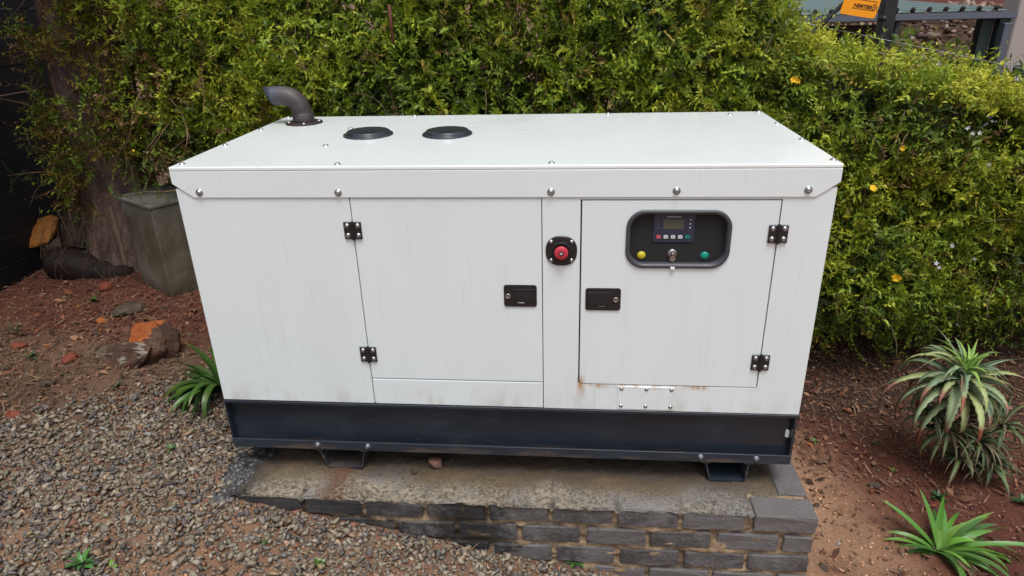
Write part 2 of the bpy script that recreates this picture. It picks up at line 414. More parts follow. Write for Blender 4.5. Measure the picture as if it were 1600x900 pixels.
M_ROCKR = rock_mat('red_stone', (.16, .035, .02), (.23, .065, .035), (.09, .03, .02))
M_ROCKG = rock_mat('grey_brown_stone', (.05, .035, .025), (.085, .06, .042), (.12, .09, .06))
M_LOG = rock_mat('wet_dark_log', (.010, .004, .0035), (.018, .007, .0055), (.02, .010, .008))
M_SPLIT = rock_mat('split_orange_wood', (.26, .095, .018), (.36, .15, .028), (.09, .032, .014), .75)
M_GUTTER = simple('grey_gutter', (.085, .095, .125), .45, var=.1)
M_ROOFG = simple('green_roof_sheet', (.155, .215, .205), .4, .1, .2, 4)
M_POST = simple('dark_green_post', (.018, .035, .034), .5)
M_POSTG = simple('grey_downpipe', (.10, .11, .14), .5)
M_PLASTER = simple('beige_plaster', (.39, .335, .315), .85, var=.06, scale=3, bump=.1)
M_REDWALL = simple('red_brown_wall', (.19, .075, .055), .85, var=.2, scale=6, bump=.2)
M_GREYWALL = simple('grey_plaster', (.115, .108, .12), .85, var=.1, scale=3)
M_FPOST = simple('black_fence_pole', (.012, .013, .019), .5)
M_WIRE = simple('galvanised_wire', (.35, .35, .36), .4, .8)
M_SIGN = simple('orange_sign', (.95, .34, .004), .45, var=.04, scale=8, bump=0)
M_INK = simple('sign_ink', (.035, .015, .005), .5)
def strap_mat(name, a, b, tip=None):
    s = N(name, .38, 0, .45); at = s.attr(); o = s.co(); f = s.noise(s.co((1, 1, 1)), 30, 3)
    c = s.mix(s.math('MULTIPLY', f, .5), at, s.mix(1, at, (.6, .65, .6), 'MULTIPLY'))
    s.col(c); t = s.n('BsdfTranslucent'); s.l(c, t.inputs[0]); mx = s.n('MixShader'); mx.inputs[0].default_value = .15
    s.l(s.b.outputs[0], mx.inputs[1]); s.l(t.outputs[0], mx.inputs[2]); s.l(mx.outputs[0], s.o.inputs[0]); return s.m
M_STRAP = strap_mat('strap_leaf', 0, 0)
M_ALOE = piece_mat('aloe_leaf', .5, .05, .35, 60, .12, .1)
M_PETY = simple('yellow_petal', (.80, .48, .01), .6, var=.1)
M_PETW = simple('white_petal', (.72, .70, .76), .6, var=.05)

# ================================================================== SETTING: ground
def axis_coords(a, b, step, far):
    core = np.arange(a, b, step); out = [core]; g = step; hi = []; v = core[-1]
    while v < far: g *= 1.35; v += g; hi.append(v)
    lo = []; v = core[0]; g = step
    while v > -far: g *= 1.35; v -= g; lo.append(v)
    return np.concatenate([lo[::-1], core, hi])
gx = axis_coords(-2.8, 4.8, .022, 260); gy = axis_coords(-1.4, 2.2, .022, 260)
GX, GY = np.meshgrid(gx, gy, indexing='ij')
GZ = hground(np.clip(GX, -6, 12), np.clip(GY, -3, 12)) + (fbm(GX*17, GY*17, 1)-.5)*.022*(np.abs(GX) < 6)
inside = (GX > .09) & (GX < 2.2) & (GY > -.10) & (GY < 1.1)
GZ = np.where(inside, np.minimum(GZ, .0)-.08, GZ)
def soil_colour(x, y):
    red = np.array([.20, .072, .045]); dred = np.array([.13, .048, .034]); tan = np.array([.52, .31, .19]); brn = np.array([.19, .115, .075]); drk = np.array([.085, .046, .034])
    n = fbm(x*2.2, y*2.2, 9)[..., None]; n2 = fbm(x*5, y*5, 4)[..., None]
    c = red*(1-n2)+dred*n2
    # left mid: brown mulch strip; front: tan grit between the stones
    m = (sst(1.15, .75, y)*sst(.3, -.2, x))[..., None]; c = c*(1-m)+(brn*(.6+.8*n))*m
    m = (sst(.15, -.25, y)*sst(2.1, 1.6, x))[..., None]*.75; c = c*(1-m)+(tan*(.5+.5*n))*m
    m = (sst(2.0, 2.25, x)*sst(3.0, 2.3, x+(y-.2)*.5+(n[..., 0]-.5)*1.1))[..., None]; c = c*(1-m)+tan*m
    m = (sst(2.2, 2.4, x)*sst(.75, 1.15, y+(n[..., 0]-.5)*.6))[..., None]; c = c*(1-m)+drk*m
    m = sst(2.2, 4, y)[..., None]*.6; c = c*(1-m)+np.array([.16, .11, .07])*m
    return c
nx, ny = GX.shape
idx = np.arange(nx*ny).reshape(nx, ny)
quads = np.stack([idx[:-1, :-1], idx[1:, :-1], idx[1:, 1:], idx[:-1, 1:]], -1).reshape(-1, 4)
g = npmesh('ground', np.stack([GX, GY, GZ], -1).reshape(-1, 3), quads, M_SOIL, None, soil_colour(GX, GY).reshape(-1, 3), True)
tag(g, 'red and tan garden soil sloping down to the right', kind='structure')
# ================================================================== scatter engine
def hull_template(n, sq, seed, pr=.25):
    r = np.random.default_rng(seed); bm = B()
    p = r.normal(size=(n, 3)); p /= np.linalg.norm(p, axis=1)[:, None]; p *= (1-pr*r.random((n, 1)))
    for q in p*np.array(sq): bm.verts.new(V(q))
    bmesh.ops.convex_hull(bm, input=bm.verts); 
    for v in [v for v in bm.verts if not v.link_faces]: bm.verts.remove(v)
    bmesh.ops.triangulate(bm, faces=bm.faces)
    bm.verts.index_update(); vs = np.array([v.co[:] for v in bm.verts]); fs = np.array([[v.index for v in f.verts] for f in bm.faces]); bm.free()
    return vs, fs
def rot_mats(ax, ay, az):
    ca, sa, cb, sb, cc, sc = np.cos(ax), np.sin(ax), np.cos(ay), np.sin(ay), np.cos(az), np.sin(az)
    R = np.empty((len(ax), 3, 3))
    R[:, 0] = np.stack([cc*cb, cc*sb*sa-sc*ca, cc*sb*ca+sc*sa], -1)
    R[:, 1] = np.stack([sc*cb, sc*sb*sa+cc*ca, sc*sb*ca-cc*sa], -1)
    R[:, 2] = np.stack([-sb, cb*sa, cb*ca], -1)
    return R
def scatter(name, temps, pos, R, sc, col, mat, parent=None, tcol=None, smooth=False):
    """sc (n,) or (n,3). tcol: per-template per-vertex multiplier (nv,) or (nv,3)"""
    which = RNG.integers(0, len(temps), len(pos)); VV, FF, CC = [], [], []; off = 0
    for k, (tv, tf) in enumerate(temps):
        m = which == k; n = m.sum()
        if not n: continue
        s_ = sc[m]; s_ = s_[:, None, None] if s_.ndim == 1 else s_[:, None, :]
        v = np.einsum('nij,nvj->nvi', R[m], tv[None]*s_)+pos[m][:, None]
        VV.append(v.reshape(-1, 3)); FF.append((tf[None]+(np.arange(n)*len(tv))[:, None, None]).reshape(-1, 3)+off); off += n*len(tv)
        c = np.repeat(col[m][:, None], len(tv), 1)
        if tcol is not None:
            c = c*(tcol[k][None, :, None] if tcol[k].ndim == 1 else tcol[k][None])
        CC.append(c.reshape(-1, 3))
    return npmesh(name, np.concatenate(VV), np.concatenate(FF), mat, parent, np.concatenate(CC), smooth)
# ---- gravel
def gravel_density(x, y):
    n = fbm(x*1.9, y*1.9, 21); n2 = fbm(x*6, y*6, 5)
    d = sst(.75, .2, y+(n-.5)*.5+np.clip(-x-.4, 0, 2)*.32)                 # fades to mulch at the back
    d = d*sst(1.75, 1.35, x+(n-.5)*.5)                                     # stops at the tan soil near the corner
    d = d*(1-.75*sst(.52, .66, n2)*sst(-.15, -.6, y))                      # bare soil patches in front
    d = d*(1-.6*sst(-.75, -1.3, x)*sst(-.1, -.5, y))
    return np.clip(d, 0, 1)
def scatter_xy(n, x0, x1, y0, y1, dens):
    x = RNG.uniform(x0, x1, n); y = RNG.uniform(y0, y1, n); k = RNG.random(n) < dens(x, y)
    k &= ~((x > .07) & (x < 2.27) & (y > -.165-.012))
    return x[k], y[k]
x, y = scatter_xy(62000, -2.0, 2.25, -1.25, .75, gravel_density)
n = len(x); size = np.clip(RNG.lognormal(math.log(.0128), .30, n), .006, .026)
pal = np.array([[.31, .26, .19], [.24, .205, .155], [.19, .155, .125], [.38, .325, .25], [.12, .105, .10], [.28, .195, .125], [.25, .12, .075], [.17, .155, .15], [.36, .345, .31]])
pc = pal[RNG.choice(len(pal), n, p=[.2, .2, .16, .1, .1, .1, .03, .09, .02])]*RNG.uniform(.55, 1.0, (n, 1))
temps = [hull_template(9, sq, k, .35) for k, sq in enumerate([(1.2, .85, .6), (1.1, .9, .75), (1.35, .8, .5), (1, .8, .6), (1.25, 1.0, .55), (1.1, .7, .7), (1.4, .75, .65), (1, 1, .8)])]
pos = np.stack([x, y, hground(x, y)+size*RNG.uniform(-.1, 1.0, n)], -1)
tag(scatter('gravel', temps, pos, rot_mats(RNG.uniform(-.7, .7, n), RNG.uniform(-.7, .7, n), RNG.uniform(0, 6.3, n)), size, pc, M_GRAVEL), 'grey and tan crushed gravel spread in front of the brick plinth', 'gravel', kind='stuff')
# ---- small grit on all the soil
x, y = scatter_xy(60000, -2.8, 4.4, -1.2, 1.7, lambda x, y: .25+.75*fbm(x*4, y*4, 2)*np.where(x > 2.2, sst(1.4, .6, y), .8)); n = len(x)
size = np.clip(RNG.lognormal(math.log(.0042), .5, n), .0015, .016)
base = soil_colour(x, y); pc = base*RNG.uniform(.8, 1.9, (n, 1)); m = RNG.random(n) < .22; pc[m] = pal[RNG.integers(0, len(pal), m.sum())]*.8
tag(scatter('grit', temps[:4], np.stack([x, y, hground(x, y)+size*.5], -1), rot_mats(RNG.uniform(-.7, .7, n), RNG.uniform(-.7, .7, n), RNG.uniform(0, 6.3, n)), size, pc, M_GRAVEL), 'fine grit and small crumbs of earth on the red soil', 'grit', kind='stuff')
x, y = scatter_xy(2600, -2.8, 4.4, -1.2, 1.7, lambda x, y: np.where(x > 2.25, .35+.3*sst(2.4, 3.1, x), .6*sst(.1, .6, y)*(x < .1))); n = len(x)
size = np.clip(RNG.lognormal(math.log(.011), .45, n), .006, .034); base = soil_colour(x, y); pc = base*RNG.uniform(.45, 1.15, (n, 1)); m = RNG.random(n) < .10; pc[m] = np.array([[.17, .15, .13]])*RNG.uniform(.5, 1.3, (m.sum(), 1))
tag(scatter('soil_clods', temps, np.stack([x, y, hground(x, y)+size*.15], -1), rot_mats(RNG.uniform(-.7, .7, n), RNG.uniform(-.7, .7, n), RNG.uniform(0, 6.3, n)), size, pc, M_GRAVEL), 'small clods and crumbs of red earth on the soil', 'soil clods', kind='stuff')
# ---- fallen leaves and chips
def chip(seed, w=.35, curl=.3):
    r = np.random.default_rng(seed); v = np.array([[0, -1, 0], [-w, -.2, .1], [w, -.2, .12], [-w*.7, .5, .15], [w*.7, .5, .1], [0, 1.05, 0]], float)
    v[:, 2] = curl*(v[:, 1]**2)*r.uniform(-.2, 1)+np.abs(v[:, 0])*r.uniform(.1, .7); v[:, :2] += r.uniform(-.06, .06, (6, 2))
    return v, np.array([[0, 2, 1], [1, 2, 4], [1, 4, 3], [3, 4, 5]])
chips = [chip(k, w) for k, w in enumerate([.35, .45, .25, .6, .15, .3])]
strand = [chip(k+30, .05, .5) for k in range(4)]
def litter_d(x, y):
    n = fbm(x*2.5, y*2.5, 13)
    r = np.where(x > 2.2, .14+.16*sst(2.4, 3.0, x)+.8*sst(.15, .95, y+(n-.5)*.9), 0)
    l = np.where(x < .1, sst(.0, .5, y)*(.35+.5*sst(.45, .6, n))*(1-.2*sst(1.3, 1.5, y)), 0)
    return np.clip(r+l+.03, 0, 1)
x, y = scatter_xy(52000, -2.8, 4.4, -1.2, 1.9, litter_d); n = len(x)
size = np.clip(RNG.lognormal(math.log(.0100), .42, n), .004, .032)
bp = np.array([[.20, .095, .058], [.12, .058, .040], [.28, .15, .085], [.30, .19, .12], [.06, .034, .026], [.20, .065, .030], [.14, .095, .065]])
pc = bp[RNG.choice(7, n, p=[.25, .25, .13, .06, .18, .08, .05])]*RNG.uniform(.6, 1.2, (n, 1))
tag(scatter('leaf_litter', chips, np.stack([x, y, hground(x, y)+RNG.uniform(.002, .02, n)], -1), rot_mats(RNG.uniform(-.6, .6, n), RNG.uniform(-.6, .6, n), RNG.uniform(0, 6.3, n)), size, pc, M_CHIP), 'brown dead leaves littering the soil under the hedge', 'leaf litter', kind='stuff')
x, y = scatter_xy(20000, -2.8, 4.2, -1.2, 1.9, lambda x, y: np.clip(np.where(x < .1, .15+.75*sst(-.3, .3, y), .1+.35*sst(.2, .9, y)), 0, 1)); n = len(x)
size = RNG.uniform(.015, .045, n); pc = np.array([[.34, .22, .13]])*RNG.uniform(.35, 1.1, (n, 1))
tag(scatter('dry_straw', strand, np.stack([x, y, hground(x, y)+RNG.uniform(.004, .022, n)], -1), rot_mats(RNG.uniform(-.35, .35, n), RNG.uniform(-.3, .3, n), RNG.uniform(0, 6.3, n)), size, pc, M_CHIP), 'dry straw and thin twigs scattered over the mulch', 'straw', kind='stuff')
# ================================================================== PLINTH
PL = empty('brick_plinth', (0, 0, 0)); tag(PL, 'low grey brick plinth with rough mortar top under the generator', 'plinth')
YF, ZT, XR = -.165, .36, 2.265
bm = B()
# mortar core, slightly recessed, with a ragged face
nxm, nzm = 420, 90
xs = np.linspace(-.02, XR-.004, nxm); zs = np.linspace(-.25, ZT-.006, nzm)
XX, ZZ = np.meshgrid(xs, zs, indexing='ij'); YY = YF+.009+(fbm(XX*16, ZZ*34, 2)-.5)*.040
ii = np.arange(nxm*nzm).reshape(nxm, nzm)
q = np.stack([ii[:-1, :-1], ii[1:, :-1], ii[1:, 1:], ii[:-1, 1:]], -1).reshape(-1, 4)
tag(npmesh('mortar', np.stack([XX, YY, ZZ], -1).reshape(-1, 3), q, M_MORTAR, PL, None, True), 'sandy mortar joints between the bricks')
bm = B(); box(bm, .10, XR-.012, YF+.03, 1.12, -.3, ZT-.012); obj('core', bm, M_MORTAR, PL)
def brick_mesh(L, seed, D=.106, H=.073):
    r = random.Random(seed); bm = B(); box(bm, 0, L, 0, D, 0, H, .004, 1)
    bmesh.ops.subdivide_edges(bm, edges=[e for e in bm.edges if e.calc_length() > .05], cuts=3)
    for v in bm.verts: v.co += V((r.uniform(-.0022, .0022), r.uniform(-.0022, .0022), r.uniform(-.0022, .0012)))
    me = bpy.data.meshes.new('brick'); bm.to_mesh(me); bm.free(); me.materials.append(M_BRICK); return me
fullb = [brick_mesh(.222, k) for k in range(5)]; halfb = [brick_mesh(.106, k+20) for k in range(2)]
pitch = .0945
JX = []
def put_brick(me, x, y, z, rz=0):
    o = bpy.data.objects.new('brick', me); o.location = (x, y, z); o.rotation_euler = (random.uniform(-.008, .008), random.uniform(-.008, .008), rz+random.uniform(-.006, .006)); return link(o, PL)
for c in range(6):
    z = ZT-.0745-c*pitch; x = XR
    first = True
    while x > -.05:
        L = .222 if (c % 2 == 0 or not first) else .106
        if x-L < -.06 and c == 0: break
        gz = float(hground(x-L/2, YF-.03))
        if z+.073 > gz-.06:
            put_brick(random.choice(fullb if L > .2 else halfb), x-L+random.uniform(-.003, .003), YF+random.uniform(-.004, .003), z)
        gap = random.uniform(.016, .025)+(.012 if (first and c == 0) else 0)
        if c == 0: JX.append(x-L-gap/2)
        x -= L+gap; first = False
# bricks running back along the right end, their faces clear of mortar
for c in range(5):
    z = ZT-.0745-c*pitch; y = YF+(.106 if c % 2 == 0 else .222)+.018
    while y < 1.05:
        o = put_brick(random.choice(fullb), XR, y, z, math.pi/2); y += .222+.018
# screed on top, ragged to the front and right
nxs, nys = 260, 110
xs = np.linspace(.0, XR-.01, nxs); ys = np.concatenate([[YF-.009, YF-.0085], np.linspace(YF-.004, 1.1, nys-2)])
XX, YY = np.meshgrid(xs, ys, indexing='ij')
lum = fbm(XX*14, YY*14, 8); ZZ = ZT+.0015+np.maximum(lum-.42, 0)*.022+np.maximum(fbm(XX*45, YY*45, 8)-.42, 0)*.014
edge = sst(0, .016, YY-(YF+.004+.012*fbm(XX*20, XX*0+.5, 2)))
ZZ = ZZ-(YY < YF-.0087)*(.006+.016*np.maximum(fbm(XX*30, 0*YY, 3)-.45, 0))
YY = np.where(YY < YF-.003, YF-.001-.006*fbm(XX*25, 0*YY, 6)-.001*(YY < YF-.0087), YY)
bare = sst(2.03, 2.055, XX+(lum-.5)*.06)*sst(.02, -.05, YY+(lum-.5)*.05)      # corner brick stays bare
bare = np.maximum(bare, sst(2.15, 2.18, XX+(lum-.5)*.05))
ZZ = ZZ-bare*.022
ZZ = ZZ-sst(.10, -.02, XX+(lum-.5)*.2)*.03
ii = np.arange(nxs*nys).reshape(nxs, nys); q = np.stack([ii[:-1, :-1], ii[1:, :-1], ii[1:, 1:], ii[:-1, 1:]], -1).reshape(-1, 4)
jd = np.min([np.abs(XX-q+(lum-.5)*.02) for q in JX], 0); joint = sst(.010, .004, jd+(fbm(XX*60, YY*60, 31)-.5)*.010)*sst(YF+.12, YF+.0, YY+(lum-.5)*.16)
ZZ = ZZ-joint*(.009+.006*(YY < YF+.01)); YY = YY+np.where(YY < YF+.004, bare, 0)*.02
XX = np.where(bare > .98, np.minimum(XX, XR-.02), XX)
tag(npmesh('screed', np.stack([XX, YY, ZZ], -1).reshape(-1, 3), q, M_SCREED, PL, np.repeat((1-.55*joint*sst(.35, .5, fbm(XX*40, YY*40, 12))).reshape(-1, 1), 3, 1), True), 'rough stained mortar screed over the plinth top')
# wet broken concrete at the left end
M_WETC = piece_mat('wet_concrete', .28, 0, .6, 120, .5, .7)
nxs, nys = 150, 260
xs = np.linspace(-.13, .17, nxs); ys = np.linspace(-.22, .42, nys); XX, YY = np.meshgrid(xs, ys, indexing='ij')
lum = fbm(XX*10, YY*10, 4); rr = np.hypot((XX-.03)/.135, (YY-.08)/.30)+(lum-.5)*.7
ZZ = .335+.030*sst(1.0, .55, rr)-.16*sst(.80, 1.15, rr)+(fbm(XX*60, YY*60, 4)-.5)*.018+(fbm(XX*130, YY*130, 4)-.5)*.012
ii = np.arange(nxs*nys).reshape(nxs, nys); q = np.stack([ii[:-1, :-1], ii[1:, :-1], ii[1:, 1:], ii[:-1, 1:]], -1).reshape(-1, 4)
cc = np.repeat(np.array([[.045, .043, .046]]), nxs*nys, 0)*(.4+1.5*fbm(XX*40, YY*40, 5).reshape(-1, 1))
tag(npmesh('wet_concrete', np.stack([XX, YY, ZZ], -1).reshape(-1, 3), q, M_WETC, PL, cc, True), 'wet dark lumpy concrete at the broken left end')

# ================================================================== GENERATOR
L, D, ZR, ZB = 2.2, 1.005, 1.62, .69
GEN = empty('diesel_generator', (0, 0, 0)); tag(GEN, 'white boxed diesel generator set on a dark steel base rail', 'generator')
bm = B(); box(bm, .018, L-.018, .018, D-.02, ZB-.01, ZR-.02); obj('inner_body', bm, M_GAP, GEN)
def panel(name, x0, x1, z0, z1, lab=None, th=.016, bev=.0022):
    bm = B(); box(bm, x0, x1, 0, th, z0, z1, bev, 2); o = obj(name, bm, M_PAINT, GEN)
    if lab: o['label'] = lab
    return o
LIP = 1.513
panel('front_panel', .0, .6095, ZB, LIP+.03, 'plain white left front panel with grime runs')
door1 = panel('door', .6125, 1.2625, .8035, 1.5085, 'left door, plain with a black latch')
panel('kick_panel', .6125, 1.2625, ZB, .7995, 'low white strip below the left door')
bm = B(); box(bm, .6095, 1.266, .001, .016, 1.5095, LIP+.03); obj('door_header', bm, M_PAINT, GEN)
# right front panel: a frame round the second door
bm = B()
for a in ((1.2655, 1.3925, ZB, LIP+.03), (2.0385, L, ZB, LIP+.03), (1.3925, 2.0385, ZB, .7972), (1.3925, 2.0385, 1.5045, LIP+.03)):
    box(bm, a[0], a[1], 0, .016, a[2], a[3])
bmesh.ops.remove_doubles(bm, verts=bm.verts, dist=1e-4); o = obj('front_panel', bm, M_PAINT, GEN); o['label'] = 'right front panel framing the control door'
door2 = panel('door', 1.3975, 2.0350, .8005, 1.5000, 'right door with the control window')
# cut the window opening out of the door
cut = B(); prism(cut, rrect(1.549, 1.884, 1.269, 1.465, .06), 'Y', -.05, .05); cut_o = obj('cutter', cut)
md = door2.modifiers.new('b', 'BOOLEAN'); md.object = cut_o; md.solver = 'EXACT'
bpy.context.view_layer.update(); me = bpy.data.meshes.new_from_object(door2.evaluated_get(bpy.context.evaluated_depsgraph_get()))
door2.modifiers.clear(); door2.data = me; bpy.data.objects.remove(cut_o)
for side, (x0, x1) in (('side_panel', (0, .016)), ('side_panel', (L-.016, L))):
    bm = B(); box(bm, x0, x1, .0165, D-.018, ZB, LIP+.03, .002, 1); obj(side, bm, M_PAINT, GEN)
bm = B(); box(bm, 0, L, D-.016, D, ZB, LIP+.03, .002, 1); obj('back_panel', bm, M_PAINT, GEN)
# roof with folded lips
bm = B(); box(bm, -.006, L+.006, -.006, D+.006, ZR-.014, ZR, .004, 3)
roof = obj('roof', bm, M_ROOF, GEN)
M_LIP = paint('white_lip_paint', grime=.35)
def lip(axis, pts, a, b): bm = B(); prism(bm, pts, axis, a, b); bmesh.ops.bevel(bm, geom=bm.edges, offset=.0012, segments=1, affect='EDGES'); return obj('roof_lip', bm, M_LIP, GEN)
lip('Y', [(-.0055, ZR-.0145), (-.0055, 1.562), (.064, LIP), (2.136, LIP), (L+.0055, 1.562), (L+.0055, ZR-.0145)], -.0055, -.001)
lip('Y', [(-.0055, ZR-.0145), (-.0055, 1.562), (.064, LIP), (2.136, LIP), (L+.0055, 1.562), (L+.0055, ZR-.0145)], D+.001, D+.0055)
for a, b in ((-.0053, -.001), (L+.001, L+.0053)):
    lip('X', [(.0, ZR-.0145), (.0, 1.562), (.064, LIP), (D-.064, LIP), (D, 1.562), (D, ZR-.0145)], a, b)
def dome_mesh(name, r, h, mat, axis, washer=True):
    bm = B(); pr = [(r*1.0, 0), (r*1.0, h*.18)] if washer else [(r*.8, 0)]
    pr += [(r*.78, h*.2), (r*.74, h*.5), (r*.58, h*.82), (r*.32, h), (r*.16, h), (r*.14, h*.7)]
    lathe(bm, pr, (0, 0, 0), axis, 16); me = bpy.data.meshes.new(name); bm.to_mesh(me); bm.free(); me.materials.append(mat)
    me.polygons.foreach_set('use_smooth', [True]*len(me.polygons)); return me
me_fb = dome_mesh('bolt', .0125, .010, M_BOLT, 'Y')
def put(name, me, loc, parent, sc=1):
    o = bpy.data.objects.new(name, me); o.location = loc; o.scale = (sc,)*3; return link(o, parent)
for bx, bz in ((.087, 1.532), (.577, 1.531), (1.295, 1.532), (1.70, 1.535), (2.11, 1.537)): put('bolt', me_fb, (bx, -.0056, bz), GEN)
me_rs = dome_mesh('screw', .0115, .007, M_WBOLT, 'Z')
for sx, sy in ((.02, .04), (.02, .355), (.02, .68), (.02, .985), (.577, .024), (1.296, .024), (.43, .33), (.416, .687), (2.19, .70), (2.19, .373), (2.19, .045), (.628, .99), (1.521, .985), (2.185, .985), (2.05, .93)):
    put('screw', me_rs, (sx, sy, ZR), GEN)
# exhaust elbow
EX = (.155, .835)
bm = B(); lathe(bm, [(.080, 0), (.082, .002), (.080, .006), (.05, .007)], (EX[0], EX[1], ZR+.001), 'Z', 40); obj('exhaust_flange', bm, M_FLANGE, GEN, True)
for a in (20, 110, 200, 290): put('screw', me_rs, (EX[0]+.066*math.cos(math.radians(a)), EX[1]+.066*math.sin(math.radians(a)), ZR+.007), GEN, .8)
bm = B(); n = 28; r0 = .042; path = [(V((.155, 0, .0)), V((0, 0, 1))), (V((.155, 0, .035)), V((0, 0, 1)))]
R0 = .082
for k in range(0, 13):
    a = math.radians(90*k/12); path.append((V((.155-R0+R0*math.cos(a), 0, .035+R0*math.sin(a))), V((-math.sin(a), 0, math.cos(a)))))
path.append((V((.035, 0, .035+R0)), V((-1, 0, 0))))
rings = []
def ring_at(p, d, r, shear=0.0):
    s_ = V((0, 1, 0)); u = d.cross(s_).normalized(); out = []
    for k in range(n):
        t = 2*math.pi*k/n; q = p + (s_*math.cos(t) + u*math.sin(t))*r
        if shear: q += V((-(q.z-p.z)*shear, 0, 0))
        out.append(bm.verts.new(q+V((0, EX[1], ZR+.004))))
    return out
for p, d in path: rings.append(ring_at(p, d, r0))
rings.append(ring_at(V((.018, 0, .035+R0)), V((-1, 0, 0)), r0, .5)); rings.append(ring_at(V((.0185, 0, .035+R0)), V((-1, 0, 0)), r0-.004, .5))
rings.append(ring_at(V((.10, 0, .035+R0)), V((-1, 0, 0)), r0-.005))
for a, b in zip(rings[:-1], rings[1:]):
    for k in range(n): bm.faces.new([a[k], a[(k+1) % n], b[(k+1) % n], b[k]])
bm.faces.new(rings[-1]); bmesh.ops.recalc_face_normals(bm, faces=bm.faces)
pipe = obj('exhaust_pipe', bm, M_PIPE, GEN, True)
bm = B(); lathe(bm, [(r0+.001, -.0), (r0+.0045, .0), (r0+.0055, .004), (r0+.0055, .036), (r0+.003, .040), (r0, .040)], (EX[0], EX[1], ZR+.006), 'Z', n); obj('collar', bm, M_PIPE, pipe, True)
# filler caps
for cx, cy in ((.536, .538), (.862, .533)):
    bm = B(); lathe(bm, [(.100, 0), (.101, .003), (.098, .007), (.089, .007), (.087, .009), (.086, .016), (.082, .019), (.076, .0195), (.072, .018), (.03, .0185), (.001, .0185)], (cx, cy, ZR+.0005), 'Z', 48)
    cp = obj('filler_cap', bm, M_CAP, GEN, True)
    bm = B(); prism(bm, rrect(cx-.022, cx+.032, cy-.026, cy+.006, .010, 4), 'Z', ZR+.0175, ZR+.0205); obj('grip_recess', bm, M_GAP, cp)
# hinges
M_HB = simple('hinge_screw', (.34, .34, .35), .35, 1.0, .2, 120)
me_hb = dome_mesh('bolt', .0098, .005, M_HB, 'Y')
def hinge(hx, hz):
    bm = B()
    for sx in (-1, 1):
        x0, x1 = (hx-.031, hx-.003) if sx < 0 else (hx+.003, hx+.031)
        box(bm, x0, x1, -.007, .0, hz-.031, hz+.031, .002, 1)
    h = obj('hinge', bm, M_BLACK, GEN)
    bm = B(); tube(bm, [(hx, -.0065, hz-.033), (hx, -.0065, hz+.033)], .006, 12); obj('knuckle', bm, M_BLACK, h, False)
    for sx in (-1, 1):
        for sz in (-1, 1): put('bolt', me_hb, (hx+sx*.0185, -.007, hz+sz*.0175), h)
for p in ((.611, 1.395), (.611, .908), (2.0365, 1.388), (2.0365, .906)): hinge(*p)
# latches
def latch(x0, x1, z0, z1, lock_x):
    bm = B(); prism(bm, rrect(x0, x1, z0, z1, .009, 4), 'Y', -.005, .001); bmesh.ops.bevel(bm, geom=[e for e in bm.edges if all(abs(v.co.y+.005) < 1e-5 for v in e.verts)], offset=.002, segments=2, affect='EDGES')
    h = obj('latch', bm, M_BLACK, GEN)
    w_ = x1-x0; s_ = 1 if lock_x < (x0+x1)/2 else -1
    pa, pb = ((x0+.036, x1-.008) if s_ > 0 else (x0+.008, x1-.036))
    bm = B(); box(bm, pa, pb, -.0075, -.004, z0+.020, z1-.014, .0015, 2); obj('paddle', bm, M_BLACK, h)
    bm = B(); box(bm, (pa+pb)/2-.004, (pa+pb)/2+.018, -.0082, -.0074, z0+.028, z1-.02); obj('finger_recess', bm, M_GAP, h)
    bm = B(); lathe(bm, [(.0098, 0), (.0098, .003), (.0075, .0045), (.006, .003), (.001, .003)], (lock_x, -.005, (z0+z1)/2), 'Y', 20); obj('lock_barrel', bm, M_BOLT, h, True)
    bm = B(); box(bm, lock_x-.001, lock_x+.001, -.0085, -.0078, (z0+z1)/2-.004, (z0+z1)/2+.004); obj('key_slot', bm, M_GAP, h)
    cxx = x0+w_*.52 if s_ > 0 else x0+w_*.48
    bm = B(); box(bm, cxx-.012, cxx+.012, -.0059, -.0048, z0+.0155, z0+.0178); obj('print_mark', bm, M_WHT if s_ > 0 else M_GREYP, h)
latch(1.128, 1.244, 1.113, 1.196, 1.143); latch(1.414, 1.536, 1.103, 1.187, 1.519)
# emergency stop
EC = (1.3295, 1.3245)
bm = B(); lathe(bm, [(.0535, 0), (.0535, .004), (.0515, .006), (.034, .0065), (.033, .010), (.029, .0115), (.0285, .006), (.001, .006)], (EC[0], 0, EC[1]), 'Y', 48, power=2.35); es = obj('emergency_stop', bm, M_BLACK, GEN, True)
es.data.polygons.foreach_set('use_smooth', [False]*len(es.data.polygons))
bm = B(); lathe(bm, [(.012, 0), (.012, .010), (.022, .012), (.0235, .015), (.0235, .021), (.0215, .024), (.010, .0245), (.001, .0245)], (EC[0], -.006, EC[1]), 'Y', 32); obj('stop_knob', bm, M_RED, es, True)
bm = B(); lathe(bm, [(.0085, 0), (.0085, .001), (.0065, .001), (.0065, .0002)], (EC[0], -.0306, EC[1]), 'Y', 20); obj('stop_symbol', bm, M_BLACK, es)
bm = B(); box(bm, EC[0]-.005, EC[0]+.005, -.0318, -.0304, EC[1]-.0015, EC[1]+.0015); box(bm, EC[0]-.0012, EC[0]+.0012, -.0322, -.0318, EC[1]-.005, EC[1]+.005); obj('stop_symbol', bm, M_WHT, es)
me_eb = dome_mesh('bolt', .0072, .005, M_BOLT, 'Y')
for sx in (-1, 1):
    for sz in (-1, 1): put('bolt', me_eb, (EC[0]+sx*.0345, -.006, EC[1]+sz*.0335), es)
